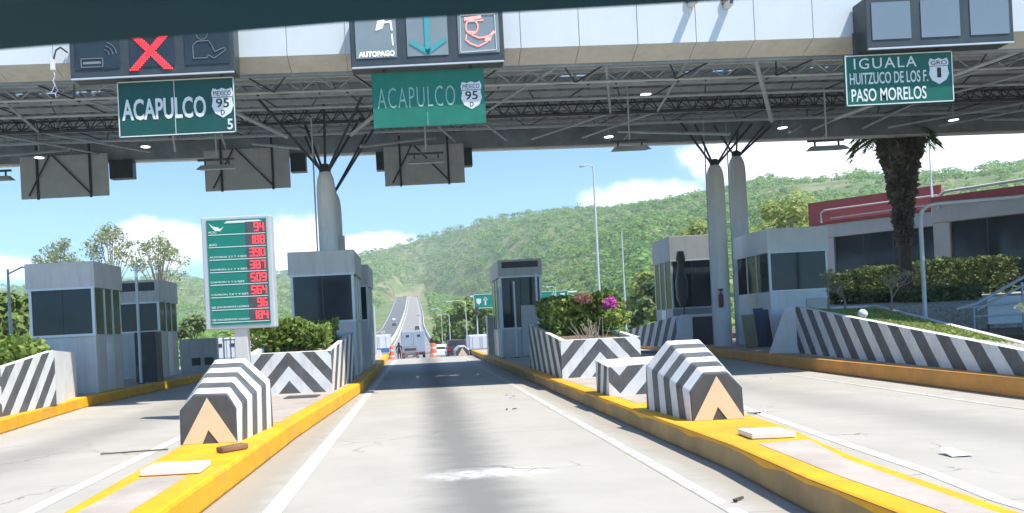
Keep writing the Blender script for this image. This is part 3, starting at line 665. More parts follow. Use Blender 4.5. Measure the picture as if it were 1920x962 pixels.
rod = MB().tube((-4.19, 10.35, .02), (-3.36, 10.5, .02), .01, .01, 6).build('thin_rod', MT['bark']); tag(rod, 'thin dark rod lying across the left lane line', 'rod')

# ------------------------------------------------------------------ toll canopy
def cz(x): return -.0155 * x
def tilt(x, y, z): return (x, y, z + cz(x))
CX0, CX1, CF, CB = -36, 40, 17.5, 32.0
def deckz(y): return 7.9 + (y - 17.7) * .105
can = thing('toll_canopy', 'wide flat toll plaza roof with white panelled fascia and dark trussed underside', 'canopy', (2, 25, 7))
b = MB(); x = 2.54 - 1.28 * 30
while x < CX1:
    b.box(x + .008, x + 1.272, CF, CF + .06, 7.53, 9.5)
    x += 1.28
b.move(tilt).build('fascia', MT['fascia'], can)
b = MB(); x = 2.54 - 1.28 * 30
while x < CX1:
    b.raw([(x + .006, CF + .002, 7.527), (x + 1.274, CF + .002, 7.527), (x + 1.274, CF + .55, 7.33), (x + .006, CF + .55, 7.33), (x + .006, CF + .06, 7.56), (x + 1.274, CF + .06, 7.56), (x + 1.274, CF + .6, 7.37), (x + .006, CF + .6, 7.37)], [(0, 3, 2, 1), (4, 5, 6, 7), (0, 1, 5, 4), (2, 3, 7, 6), (1, 2, 6, 5), (3, 0, 4, 7)])
    x += 1.28
b.move(tilt).build('soffit', MT['soffit'], can)
MB().box(CX0, CX1, CF + .62, CF + .70, 7.29, 9.4).move(tilt).build('inner_beam', MT['deck'], can)
b = MB()
def deck_piece(ya, yb): b.raw([(CX0, ya, deckz(ya)), (CX1, ya, deckz(ya)), (CX1, yb, deckz(yb)), (CX0, yb, deckz(yb)), (CX0, ya, deckz(ya) + .012), (CX1, ya, deckz(ya) + .012), (CX1, yb, deckz(yb) + .012), (CX0, yb, deckz(yb) + .012)], [(0, 3, 2, 1), (4, 5, 6, 7), (0, 1, 5, 4), (1, 2, 6, 5), (2, 3, 7, 6), (3, 0, 4, 7)])
deck_piece(CF + .7, 22.2); deck_piece(22.38, CB)
x = CX0 + .02                        # flashing that leaves slots of daylight open along the lap
while x < CX1:
    L = random.choice((.3, .5, .9, 2.2, 3.5)); b.box(x, min(CX1, x + L), 22.1, 22.5, deckz(22.5) + .02, deckz(22.5) + .03); x += L + random.choice((.08, .1, .12, .35, .7))
b.move(tilt).build('roof_deck', MT['deck'], can)
b = MB(); x = CX0 + .3
while x < CX1:                       # sheet ribs
    b.raw([(x, CF + .8, deckz(CF + .8) - .05), (x + .06, CF + .8, deckz(CF + .8) - .05), (x + .06, CB - .1, deckz(CB - .1) - .05), (x, CB - .1, deckz(CB - .1) - .05), (x, CF + .8, deckz(CF + .8) + .01), (x + .06, CF + .8, deckz(CF + .8) + .01), (x + .06, CB - .1, deckz(CB - .1) + .01), (x, CB - .1, deckz(CB - .1) + .01)], [(0, 3, 2, 1), (0, 1, 5, 4), (1, 2, 6, 5), (3, 0, 4, 7)])
    x += .42
b.move(tilt).build('deck_ribs', MT['deck'], can)
b = MB()
for y in (18.9, 20.0, 20.9, 22.9, 24.1, 26.6, 28.0, 29.4, 30.7): b.box(CX0, CX1, y, y + .08, deckz(y) - .2, deckz(y) - .06)
b.move(tilt).build('purlins', MT['steel'], can)
b = MB()
for y, zt, zb in ((25.5, 8.62, 8.17),):
    b.tube((CX0, y, zb), (CX1, y, zb), .055); b.tube((CX0, y, zt), (CX1, y, zt), .03); b.tube((CX0, y + .5, zt), (CX1, y + .5, zt), .03)
    x = CX0; k = 0
    while x < CX1:
        s = .55
        b.tube((x, y, zb), (x + s * .5, y, zt), .02, n=5); b.tube((x + s * .5, y, zt), (x + s, y, zb), .02, n=5)
        b.tube((x, y, zb), (x + s * .5, y + .5, zt), .016, n=5); b.tube((x + s * .5, y + .5, zt), (x + s, y, zb), .016, n=5)
        x += s
b.move(tilt).build('lattice_girder', MT['black_steel'], can)
b = MB()
for y, zt, zb in ((20.4, 7.98, 7.62), (29.2, 8.95, 8.72)):
    b.tube((CX0, y, zb), (CX1, y, zb), .04); b.tube((CX0, y, zt), (CX1, y, zt), .03); x = CX0
    while x < CX1: b.tube((x, y, zb), (x + .45, y, zt), .018, n=5); b.tube((x + .45, y, zt), (x + .9, y, zb), .018, n=5); x += .9
b.move(tilt).build('lattice_girder', MT['steel'], can)
b = MB(); x = CX0 + 1
while x < CX1:
    for (ya, za), (yb, zb) in (((18.4, 7.75), (20.4, 7.62)), ((20.4, 7.62), (22.8, 8.3)), ((22.8, 8.3), (25.5, 8.17)), ((25.5, 8.17), (27.4, 8.85)), ((27.4, 8.85), (29.2, 8.72)), ((29.2, 8.72), (31.6, 9.25))): b.tube((x, ya, za), (x + .9, yb, zb), .022, n=5); b.tube((x + 1.8, ya, za), (x + .9, yb, zb), .022, n=5)
    x += 2.56
b.move(tilt).build('web_members', MT['black_steel'], can)
b = MB()
for cx in (-30.6, -16.6, -2.6, 11.4, 25.4):     # long pyramid bracing under the deck
    for dx, y1, z1 in ((-3.3, 18.6, 7.6), (3.3, 18.6, 7.6), (-3.4, 30.6, 8.8), (3.6, 30.6, 8.8)):
        b.tube((cx + dx, y1, z1), (cx + dx * .28, 24.6 + (y1 - 24.6) * .25, 6.95 + (z1 - 6.95) * .3), .055)
    for dx in (-6.6, -4.6, 4.4, 6.4):
        b.tube((cx + dx, 19.2, 7.75), (cx + dx * .75, 25.5, 8.17), .04); b.tube((cx + dx * .75, 25.5, 8.17), (cx + dx, 31.4, 8.8), .04)
    for y in (23.4, 28.6): b.tube((cx - 7, y, deckz(y) - .45), (cx + 7, y, deckz(y) - .45), .045)
b.move(tilt).build('bracing', MT['steel'], can)
MB().box(CX0, CX1, CB, CB + .1, 8.64, 9.95).move(tilt).build('rear_fascia', MT['deck'], can)
MB().box(CX0, CX1, CB - .06, CB + .2, 8.56, 8.637).move(tilt).build('rear_trim', MT['column'], can)
# recessed lights
def downlight(label, x, y, z, r=.16):
    t = thing('ceiling_light', label, 'light', (x, y, z), 'small lit lamps under the canopy')
    MB().lathe(x, y, [(r * .6, z + .09), (r * 1.05, z + .05), (r * 1.1, z)], 14).build('housing', MT['steel'], t)
    m = MB(); m.raw([(x + r * math.cos(a * .449), y + r * math.sin(a * .449), z - .004) for a in range(14)], [tuple(range(13, -1, -1))]); m.build('lens', MT['lamp'], t)
    MB().tube((x, y, z + .09), (x, y, deckz(y) + cz(x)), .02).build('stem', MT['steel'], t)
for x, y, z, lb in ((7.3, 24.5, 8.32, 'brightest lit lamp under the canopy, right of the old green sign'), (7.1, 28.5, 8.0, 'small lit lamp just above the hanging fixture right of the middle'), (13.3, 28.5, 8.02, 'small lit lamp above the twin white columns, to their right'), (19.4, 28.5, 8.0, 'small lit lamp below the sign listing three towns'), (-9.4, 28.5, 8.45, 'small lit lamp below the left Acapulco sign'), (-13.2, 28.5, 8.25, 'small lit lamp above the leftmost hanging sign back')):
    downlight(lb, x, y, z)
# hanging fluorescent fixtures
def hang_lamp(label, x, y, z, w=1.15, first=[None]):
    if first[0] is None:
        t = thing('hanging_lamp', label, 'lamp', (x, y, z), 'fluorescent fixtures hanging from the canopy')
        b = MB(); b.raw([(x - w / 2, y - .28, z - .1), (x + w / 2, y - .28, z - .1), (x + w / 2 - .06, y + .28, z - .02), (x - w / 2 + .06, y + .28, z - .02), (x - w / 2 + .12, y - .1, z + .06), (x + w / 2 - .12, y - .1, z + .06), (x + w / 2 - .16, y + .16, z + .1), (x - w / 2 + .16, y + .16, z + .1)], [(0, 3, 2, 1), (4, 5, 6, 7), (0, 1, 5, 4), (1, 2, 6, 5), (2, 3, 7, 6), (3, 0, 4, 7)]); b.build('reflector', MT['lamp_off'], t)
        b = MB(); b.box(x - w / 2, x + w / 2 - .05, y - .03, y + .03, z + .2, z + .26); b.box(x - w * .33, x - w * .29, y - .02, y + .02, z + .07, z + .2); b.box(x + w * .29, x + w * .33, y - .02, y + .02, z + .07, z + .2); b.build('bracket', MT['dark'], t)
        b = MB(); b.tube((x, y, z + .26), (x, y, 8.55), .025); b.tube((x - .2, y, z + .24), (x + .05, y, z + .5), .014); b.build('rod', MT['steel'], t); first[0] = t
    else:
        t = copy_tree(first[0]); t.location = (x, y, z); t['label'] = label
for x, y, z, lb in ((6.6, 24, 6.58, 'hanging fluorescent fixture against blue sky, left of the twin columns'), (12.5, 24, 6.3, 'hanging fluorescent fixture right of the twin columns, left of the palm'), (.48, 24, 6.5, 'hanging fluorescent fixture in front of the middle sign back'), (-5.8, 24, 6.62, 'hanging fluorescent fixture in front of the sign back left of the single column'), (-12.5, 24, 6.6, 'hanging fluorescent fixture at the left edge of the photo')):
    hang_lamp(lb, x, y, z)

# columns
def column(label, x, y, ztop, r, struts, base=.25, group='white canopy columns'):
    t = thing('canopy_column', label, 'column', (x, y, base), group)
    MB().lathe(x, y, [(r * 1.04, base), (r * 1.0, ztop - .75), (r * .97, ztop - .5), (r * .86, ztop - .26), (r * .66, ztop - .09), (r * .42, ztop)], 28).build('shaft', MT['column'], t)
    for dx, dy, dz in struts:
        MB().tube((x + dx * .05, y + dy * .05, ztop - .05), (x + dx, y + dy, ztop + dz), .04).build('strut', MT['black_steel'], t)
    MB().lathe(x, y, [(.17, ztop - .05), (.17, ztop + .14), (.1, ztop + .2)], 14).build('head', MT['dark'], t)
    b = MB(); b.tube((x - r * 1.16, y - .1, base), (x - r * 1.16, y - .1, ztop + 1.6), .025); b.build('conduit', MT['steel'], t)
    return t
column('single white column behind the left booth, the taller of its pair', -2.6, 24.3, 6.42, .29, [(-1.5, -2.2, 1.6), (1.3, -1.6, 1.7), (-.9, 2.4, 2.2), (1.0, 2.4, 2.2), (.05, .1, 2.1)])
column('white column close behind the left booth column, lower and with a grey box', -2.74, 27.3, 6.3, .31, [(1.2, 1.5, 2.3), (1.5, .6, 2.2), (-1, 1.5, 2.3)])
t = [o for o in COL.objects if o.name.startswith('canopy_column') and o.type == 'EMPTY'][-1]
MB().box(-2.52, -2.34, 26.93, 27.05, 4.05, 4.75).build('meter_box', MT['booth'], t)
column('white column left of its twin behind the grey shelter on the right', 11.38, 30.0, 7.12, .32, [(-1.6, -1.0, 1.5), (-.8, -.4, 1.45), (.9, -.8, 1.5), (1.4, -.2, 1.4)], .3)
column('white column right of its twin, rising from the right booth roof', 12.86, 31.6, 7.72, .325, [(-1.2, -1.0, 1.0), (.9, -.6, 1.0), (1.3, -.3, 1.05), (.1, 0, 1.0)], .3)

# ------------------------------------------------------------------ overhead signs
def shield(b, x, z, w, h, y, mi, mi_ink, top, num, sub=None):
    o = [(-.5, .34), (-.42, .5), (-.2, .44), (0, .5), (.2, .44), (.42, .5), (.5, .34), (.44, .1), (.5, -.1), (.36, -.34), (0, -.5), (-.36, -.34), (-.5, -.1), (-.44, .1)]
    b.plate([(x + px * w, z + pz * h) for px, pz in o], y, .008, mi)
    b.text(top, x - .40 * w, x + .40 * w, z + .24 * h, z + .40 * h, y - .009, mi_ink, .004)
    b.stroke([(x - .44 * w, z + .19 * h), (x + .44 * w, z + .19 * h)], .02 * h, y - .009, mi_ink, .004)
    if sub:
        b.text(num, x - .30 * w, x + .30 * w, z - .16 * h, z + .15 * h, y - .009, mi_ink, .004, .01); b.text(sub, x - .09 * w, x + .09 * w, z - .40 * h, z - .24 * h, y - .009, mi_ink, .004)
    else: b.text(num, x - .1 * w, x + .1 * w, z - .25 * h, z + .13 * h, y - .009, mi_ink, .004, .02)
SY = 17.2
def road_sign(label, x0, x1, z0, z1, panel_m, white_m, fill, dz0=0, dz1=0, border=True):
    t = thing('highway_sign', label, 'sign', ((x0 + x1) / 2, SY, z0), 'green direction signs on the canopy')
    MB().box(x0, x1, SY, SY + .05, z0, z1).build('panel', panel_m, t, bevel=.006)
    b = MB(); fill(b, SY - .002); b.build('lettering', [white_m, MT['ink'], MT['sign_white']], t)
    if border:
        b = MB(); w = .022
        for a, c in (((x0 + .02, z0 + .02), (x1 - .02, z0 + .02)), ((x1 - .02, z0 + .02), (x1 - .02, z1 - .02)), ((x1 - .02, z1 - .02), (x0 + .02, z1 - .02)), ((x0 + .02, z1 - .02), (x0 + .02, z0 + .02))): b.stroke([a, c], w, SY - .003, 0, .004)
        b.build('border', white_m, t)
    for hx in (x0 + .25, x1 - .31): MB().box(hx, hx + .06, SY + .05, SY + .1, z0 + .1, z1 + .5).build('hanger', MT['dark'], t)
    return t
def fA(b, y):
    b.text('ACAPULCO', -6.14, -4.33, 6.23, 6.69, y, 0, .008, .022); shield(b, -3.97, 6.52, .47, .64, y, 2, 1, 'MEXICO', '95', 'D'); b.text('5', -3.89, -3.77, 5.94, 6.17, y, 0, .008, .02)
    b.stroke([(-5.0, 5.9), (-5.0, 7.04)], .012, y, 0, .004)
def fB(b, y):
    b.text('ACAPULCO', -.64, 1.03, 6.22, 6.66, y, 0, .006, -.012, 1.15); shield(b, 1.38, 6.42, .45, .6, y, 2, 1, 'MEXICO', '95', 'D')
    b.stroke([(.42, 5.82), (.42, 6.1)], .012, y, 0, .004)
def fC(b, y):
    b.text('IGUALA', 9.62, 10.97, 6.57, 6.80, y, 0, .008, .0, 1.2); b.text('HUITZUCO DE LOS F.', 9.52, 11.2, 6.24, 6.49, y, 0, .008, .008); b.text('PASO MORELOS', 9.54, 11.15, 5.87, 6.15, y, 0, .008, .012)
    shield(b, 11.44, 6.45, .43, .56, y, 2, 1, 'GRO', '1')
road_sign('dark green ACAPULCO sign with white border and the number 5, under the red cross', -6.23, -3.70, 5.87, 7.08, MT['sign_green_dim'], MT['sign_white'], fA)
road_sign('faded brighter green ACAPULCO sign with thin letters, above the central lane', -.75, 1.67, 5.81, 7.0, MT['sign_green_old'], MT['sign_faded'], fB, border=False)
road_sign('green sign reading IGUALA, HUITZUCO DE LOS F. and PASO MORELOS, on the right', 9.42, 11.75, 5.78, 6.88, MT['sign_green'], MT['sign_white'], fC)

def gantry_display(label, x0, x1, z0, z1, fill, scr):
    t = thing('lane_display', label, 'display', ((x0 + x1) / 2, SY, z0), 'lane signal displays on the canopy fascia')
    MB().box(x0, x1, SY - .22, SY + .28, z0, z1).build('housing', MT['vms'], t, bevel=.02)
    w = (x1 - x0) / 3
    for k in range(3):
        b = MB(); b.box(x0 + w * k + .12, x0 + w * (k + 1) - .1, SY - .235, SY - .215, z0 + .17, z1 - .12); b.build('screen', scr[k], t)
    fill(t, x0, w, z0, z1, SY - .237)
    MB().box(x0 + .02, x1 - .02, SY - .24, SY - .2, z0 - .035, z0 - .002).build('bottom_rail', MT['booth_trim'], t)
    return t
def gA(t, x0, w, z0, z1, y):
    b = MB(); c = x0 + w * 1.5 - .02; zc = 7.62
    for sx in (1, -1):                       # cross of LED dots
        for i in range(-9, 10):
            for j in (-2, -1, 0, 1, 2):
                px = c + sx * (i * .040) + j * .04; pz = zc + i * .042 + j * .0
                if abs(px - c) < .5: b.box(px - .0125, px + .0125, y - .014, y, pz - .0135, pz + .0135)
    b.build('red_cross', MT['led_red'], t)
    b = MB(); a = x0 + .25
    b.stroke([(a, 7.34), (a + .46, 7.34), (a + .46, 7.52), (a, 7.52), (a, 7.34)], .014, y); b.stroke([(a + .06, 7.43), (a + .4, 7.43)], .05, y, 0, .004)
    for r in (.12, .2, .28): b.stroke([(a + .48 + r * math.cos(q), 7.58 + r * math.sin(q)) for q in np.linspace(.1, 1.25, 7)], .014, y)
    b.build('pictogram', MT['pict'], t); b = MB(); a = x0 + 2 * w + .5; zz = 7.42
    b.stroke([(a + .12 * math.cos(q), zz + .52 + .13 * math.sin(q)) for q in np.linspace(0, 6.29, 15)], .014, y)
    b.stroke([(a - .2, zz), (a - .2, zz + .28), (a - .1, zz + .36), (a + .14, zz + .36), (a + .2, zz + .26), (a + .26, zz + .12), (a + .46, zz + .2), (a + .5, zz + .15), (a + .24, zz - .02), (a + .12, zz + .06), (a + .1, zz), (a - .2, zz)], .014, y)
    b.build('pictogram', MT['pict'], t)
def gB(t, x0, w, z0, z1, y):
    b = MB(); a = x0 + .16
    b.text('AUTOPAGO', a + .02, a + .78, z0 + .20, z0 + .31, y, 0, .008, .012); b.raw([(a + .40, y - .01, z1 - .4), (a + .54, y - .01, z1 - .36), (a + .60, y - .01, z1 - .18), (a + .45, y - .01, z1 - .2)], [(0, 1, 2, 3)])
    b.stroke([(a + .56, z1 - .24), (a + .72, z1 - .22), (a + .74, z1 - .4)], .025, y); b.stroke([(a + .74, z1 - .5), (a + .75, z1 - .72)], .02, y); b.build('pictogram', MT['led_white'], t)
    b = MB(); c = x0 + 1.5 * w + .01; b.stroke([(c, z1 - .18), (c, z0 + .28)], .11, y); b.stroke([(c - .34, z0 + .46), (c, z0 + .24), (c + .36, z0 + .48)], .09, y); b.build('down_arrow', MT['teal'], t)
    b = MB(); a = x0 + 2 * w + .18; z = z0 + .26
    b.stroke([(a - .02, z - .06), (a + .74, z - .04), (a + .73, z + .72), (a, z + .72), (a - .02, z - .06)], .014, y)
    b.build('pictogram', MT['sign_white'], t)
    b = MB(); hx, hz = a + .24, z + .47
    b.stroke([(hx + .13 * math.cos(q), hz + .15 * math.sin(q)) for q in np.linspace(0, 6.29, 15)], .022, y); b.stroke([(hx - .13, hz + .17), (hx + .18, hz + .2)], .06, y); b.stroke([(hx - .1, hz + .12), (hx + .24, hz + .13)], .02, y)
    b.stroke([(hx - .08, hz - .1), (hx + .08, hz - .12)], .03, y)
    b.stroke([(hx - .12, z + .3), (hx - .14, z + .2), (hx - .05, z + .12), (hx + .12, z + .05), (hx + .32, z + .14)], .02, y); b.stroke([(hx, z + .3), (hx + .14, z + .23), (hx + .3, z + .24)], .02, y)
    b.raw([(a + .5, y - .012, z + .15), (a + .62, y - .012, z + .16), (a + .66, y - .012, z + .28), (a + .52, y - .012, z + .26)], [(0, 1, 2, 3)]); b.stroke([(a + .6, z + .24), (a + .7, z + .34)], .05, y)
    b.build('red_pictogram', MT['led_pink'], t)
gantry_display('dark lane display with a red cross between dim pictograms, left', -7.12, -3.62, 7.12, 8.35, gA, [MT['screen_dark']] * 3)
gantry_display('lane display with AUTOPAGO, a teal down arrow and a red hand pictogram, centre', -1.16, 2.11, 7.07, 8.22, gB, [MT['screen_grey']] * 3)
gantry_display('blank grey three pane lane display above the sign listing three towns', 9.80, 12.93, 6.94, 8.02, lambda *a: None, [MT['screen_blank']] * 3)

t = thing('hanging_cable', 'white sensor and tangled pale cable dangling from the fascia at the left', 'cable', (-7.6, 17.3, 7.5))
b = MB(); b.path([(-7.36, 17.46, 7.86), (-7.44, 17.3, 7.92), (-7.54, 17.3, 7.86), (-7.6, 17.3, 7.66)], .018); b.build('arm', MT['dark'], t)
MB().box(-7.66, -7.58, 17.24, 17.34, 7.42, 7.66).build('sensor', MT['white_paint'], t, bevel=.01)
b = MB(); b.path([(-7.62, 17.3, 7.42), (-7.58, 17.3, 7.3), (-7.63, 17.28, 7.2), (-7.6, 17.3, 7.12), (-7.54, 17.3, 7.0), (-7.6, 17.3, 6.92), (-7.58, 17.3, 6.84)], .011, 6); b.path([(-7.6, 17.3, 7.12), (-7.66, 17.3, 6.98), (-7.72, 17.3, 6.95)], .008, 6); b.build('wire', MT['pipe'], t)
for (lb, x, z) in (('small grey camera on the white fascia, left of its neighbour', 6.29, 8.19), ('small camera with a brown base on the white fascia, right of its neighbour', 7.06, 8.11)):
    t = thing('security_camera', lb, 'camera', (x, 17.4, z), 'small cameras on the white fascia'); MB().box(x - .07, x + .07, 17.2, 17.49, z, z + .1).build('case', MT['alu'], t, bevel=.01); MB().box(x - .09, x + .05, 17.44, 17.498, z + .1, z + .24).build('bracket', MT['wood'], t); MB().tube((x, 17.2, z + .05), (x, 17.18, z + .05), .04, n=10).build('lens', MT['dark'], t)
# rear signs seen from behind
def sign_back(label, x0, x1, z0, z1, boxes):
    y = 31.6; t = thing('hanging_sign', label, 'sign', ((x0 + x1) / 2, y, z0), 'backs of signs hanging from the rear edge')
    MB().box(x0, x1, y, y + .08, z0, z1).build('panel', MT['alu'], t, bevel=.01)
    b = MB(); w = x1 - x0
    for k in (.2, .8): b.box(x0 + w * k - .04, x0 + w * k + .04, y - .07, y - .002, z0 - .05, z1 + .4)
    b.tube((x0 + .1 * w, y - .08, z0 + .1), (x0 + .35 * w, y - .08, z1), .03); b.tube((x0 + .38 * w, y - .08, z1), (x0 + .8 * w, y - .08, z0 + .1), .03); b.build('frame', MT['dark'], t)
    for a, c, d, e in boxes: MB().box(a, c, y + .1, y + .5, d, e).build('side_display', MT['vms'], t, bevel=.01)
sign_back('grey sign back hanging at the far left, one dark box on its right', -15.42, -11.95, 7.38, 9.05, [(-11.94, -11.0, 8.05, 8.78)])
sign_back('grey back of a hanging sign left of the single column, with one dark box', -8.14, -4.77, 7.34, 8.95, [(-4.76, -4.14, 7.98, 8.7)])
sign_back('grey sign back over the central lane, with dark boxes on both sides', -1.04, 2.12, 7.2, 8.75, [(-1.36, -1.05, 7.88, 8.6), (2.13, 2.46, 7.88, 8.58)])

# ------------------------------------------------------------------ tariff board
Y0 = 14.2
t = thing('tariff_board', 'tall green tariff board with red LED prices on a grey post, left of the lane', 'sign', (-3.16, Y0, .25))
MB().box(-3.28, -3.05, Y0 + .05, Y0 + .25, .25, 1.66).build('post', MT['booth'], t, bevel=.01)
MB().box(-3.77, -2.53, Y0, Y0 + .3, 1.61, 3.61).build('cabinet', MT['board_grey'], t, bevel=.02)
MB().box(-3.67, -2.61, Y0 - .012, Y0 - .001, 1.68, 3.55).build('face', MT['tariff_green'], t)
rows = [('MOTO', '94'), ('AUTO', '188'), ('AUTOBUS 2,3 Y 4 EJES', '390'), ('CAMION 2,3 Y 4 EJES', '387'), ('CAMION 5 Y 6 EJES', '509'), ('CAMION 7,8 Y 9 EJES', '564'), ('EJE EXCEDENTE LIGERO', '96'), ('EJE EXCEDENTE CARGA', '184')]
SEG = {'0': 'abcdef', '1': 'bc', '2': 'abged', '3': 'abgcd', '4': 'fgbc', '5': 'afgcd', '6': 'afgedc', '7': 'abc', '8': 'abcdefg', '9': 'gfabcd'}
lt = MB(); pan = MB(); zt = 3.50; pitch = (3.50 - 1.72) / 8; yf = Y0 - .013
for k, (nm, val) in enumerate(rows):
    zb = zt - pitch * (k + 1)
    lt.stroke([(-3.64, zb + .01), (-2.64, zb + .01)], .012, yf, 0, .004)
    wd = min(.66, .035 * len(nm)); lt.text(nm, -3.64, -3.64 + wd, zb + .035, zb + .075, yf, 0, .004, .01)
    pan.box(-2.98, -2.63, yf - .006, yf, zb + .025, zb + pitch - .004)
    led = MB()
    for j, ch in enumerate(reversed(val)):
        x1 = -2.66 - j * .098; x0 = x1 - .06; z0, z1 = zb + .055, zb + .185; zm = (z0 + z1) / 2
        S = dict(a=((x0, z1), (x1, z1)), b=((x1, z1), (x1, zm)), c=((x1, zm), (x1, z0)), d=((x1, z0), (x0, z0)), e=((x0, z0), (x0, zm)), f=((x0, zm), (x0, z1)), g=((x0, zm), (x1, zm)))
        for s in SEG[ch]: led.stroke(list(S[s]), .019, yf - .007, 0, .004)
    led.build('led_number', MT['led_red'], t)
lt.plate([(-3.63, 3.50), (-3.56, 3.44), (-3.47, 3.42), (-3.43, 3.39), (-3.36, 3.43), (-3.43, 3.35), (-3.52, 3.36), (-3.58, 3.42)][::-1], yf, .004)
lt.plate([(-3.36, 3.485), (-2.66, 3.485), (-2.74, 3.525), (-3.30, 3.525)], yf, .004)
lt.build('lettering', MT['sign_white'], t); pan.build('price_panel', MT['led_panel'], t)

# ------------------------------------------------------------------ booths
def booth(label, x0, x1, y0, y1, z0, sill, lint, H, light='booth', louvre=False, door_side=0, over=.05, panes=2, solid_right=0, group='grey toll booths'):
    t = thing('toll_booth', label, 'booth', ((x0 + x1) / 2, (y0 + y1) / 2, z0), group); m = MT[light]
    MB().box(x0, x1, y0, y1, z0, sill).build('base_wall', m, t, bevel=.015)
    MB().box(x0 - over, x1 + over, y0 - over, y1 + over, lint, H).build('roof_fascia', m, t, bevel=.015)
    p = .07
    for px in (x0, x1 - p):
        for py in (y0, y1 - p): MB().box(px, px + p, py, py + p, sill, lint).build('corner_post', MT['booth_trim'], t)
    MB().box(x0 - .03, x1 + .03, y0 - .04, y0 + .0, sill - .03, sill + .03).build('window_sill', MT['booth_trim'], t)
    MB().box(x0 - over + .01, x1 + over - .01, y0 - over - .012, y0 - over + .01, lint - .03, lint + .025).build('fascia_trim', MT['booth_trim'], t)
    w = MB().box(x0 + p, x1 - p, y0 + .025, y0 + .05, sill, lint).build('window', MT['glass'], t)
    f = MB()
    for k in range(1, panes): f.box(x0 + (x1 - x0) * k / panes - .015, x0 + (x1 - x0) * k / panes + .015, y0 + .01, y0 + .03, sill, lint)
    f.build('mullion', MT['dark'], w)
    for sx, sg in ((x0, -1), (x1, 1)):
        w = MB().box(sx - .03 if sg > 0 else sx + .01, sx - .01 if sg > 0 else sx + .03, y0 + p, y1 - p, sill, lint).build('window', MT['glass'], t)
        f = MB(); L = y1 - y0
        for k in (.36, .66): f.box(sx - .02 if sg > 0 else sx - .015, sx + .015 if sg > 0 else sx + .02, y0 + L * k - .035, y0 + L * k + .035, sill, lint)
        f.build('frame', MT['booth_trim'], w)
        d = MB().box(sx - .01, sx + .01, y0 + L * .38, y0 + L * .64, z0 + .02, sill - .05).move(lambda x, y, z: (x + sg * .008, y, z)).build('door', MT['booth_trim'], t)
    w = MB().box(x0 + p, x1 - p, y1 - .05, y1 - .025, sill, lint).build('window', MT['glass'], t)
    if louvre:
        b = MB(); b.box(x0 + .1, x1 - .1, y0 - over - .015, y0 - over - .002, lint + (H - lint) * .52, H - .08)
        for k in range(6): zz = lint + (H - lint) * .54 + k * (H - lint) * .06; b.box(x0 + .12, x1 - .12, y0 - over - .03, y0 - over - .015, zz, zz + .012)
        b.build('louvre', MT['dark'], t)
    return t
B1 = booth('nearest grey booth on the far left island, with a wide dark window', -9.80, -8.15, 20.2, 22.0, .25, 1.73, 2.92, 3.58)
MB().box(-8.142, -8.13, 20.85, 21.15, 1.05, 1.5).build('notice', MT['sign_white'], B1)
booth('smaller grey booth behind the leftmost booth, with a louvred roof band', -10.35, -8.85, 27.4, 29.4, .25, 1.85, 2.85, 3.62, louvre=True)
booth('grey booth with a dark window directly left of the central lane', -3.52, -1.75, 22.4, 25.0, .25, 1.80, 3.12, 3.79)
booth('second grey booth half hidden behind the booth left of the central lane', -3.3, -1.72, 28.2, 30.8, .25, 1.6, 3.1, 3.85)
B4 = booth('narrow grey booth with louvred top directly right of the central lane', 3.15, 4.72, 30.3, 33.6, .25, 1.35, 3.30, 3.95, louvre=True)
MB().box(3.9, 4.66, 30.24, 30.29, .3, 2.2).build('door', MT['booth'], B4)
B5 = booth('pale booth on the right platform, with a wide fascia and boards leaning beside it', 12.31, 14.36, 27.9, 30.7, .3, 2.2, 3.55, 4.39, 'booth_light')
MB().box(13.55, 14.32, 27.84, 27.89, .9, 1.9).build('meter_cabinet', MT['booth'], B5, bevel=.01)
B6 = booth('grey shelter booth with a dark opening behind the right twin columns', 10.84, 12.6, 34.0, 36.4, .3, 1.85, 3.88, 4.92, 'booth_shelter')
t = thing('counter_wall', 'low dark counter wall with pale coping in front of the grey shelter', 'wall', (12, 32.6, .3))
MB().box(10.75, 12.28, 32.4, 32.6, .3, 1.45).build('wall_face', MT['purple'], t); MB().box(10.7, 12.29, 32.34, 32.66, 1.452, 1.56).build('coping', MT['column'], t)
t = thing('covered_sunshade', 'dark bundled sunshade standing beside the shelter opening', 'sunshade', (11.0, 33.2, .3))
MB().tube((11.05, 33.2, .3), (11.05, 33.2, 4.2), .03).build('pole', MT['dark'], t)
b = MB(); b.lathe(11.0, 33.2, [(.1, 1.9), (.24, 2.3), (.26, 2.9), (.16, 3.4), (.12, 3.7), (.2, 3.85), (.14, 4.2)], 9); b.build('folded_cloth', MT['vms'], t)
t = thing('fire_extinguisher', 'small red extinguisher hanging on the left twin column', 'extinguisher', (11.25, 29.6, 1.7))
MB().lathe(11.22, 29.58, [(.07, 1.75), (.09, 1.8), (.09, 2.2), (.03, 2.3), (.03, 2.36)], 12).build('cylinder', mat('extinguisher_red', (.22, .05, .05), .5), t); MB().box(11.15, 11.3, 29.55, 29.62, 2.36, 2.44).build('valve', MT['dark'], t)
t = thing('striped_wedge', 'small striped concrete wedge left of the counter wall, seen behind the right crash cushion', 'concrete wedge', (9.6, 33, .3))
b = MB(); P0, P1 = (10.05, 31.2), (9.55, 37.0)
q = [(P0[0], P0[1], .3), (P0[0], P0[1], 1.52), (P1[0], P1[1], .98), (P1[0], P1[1], .3)]
b.face(q[::1], 0, [(100 + p[1] * .75 + (p[2] - .3) * .5, 0) for p in q]); b.face([(P0[0], P0[1], .3), (10.68, 31.2, .3), (10.68, 31.2, 1.52), (P0[0], P0[1], 1.52)], 1); b.face([(10.68, 31.2, .3), (10.6, 37, .3), (10.6, 37, .98), (10.68, 31.2, 1.52)], 1)
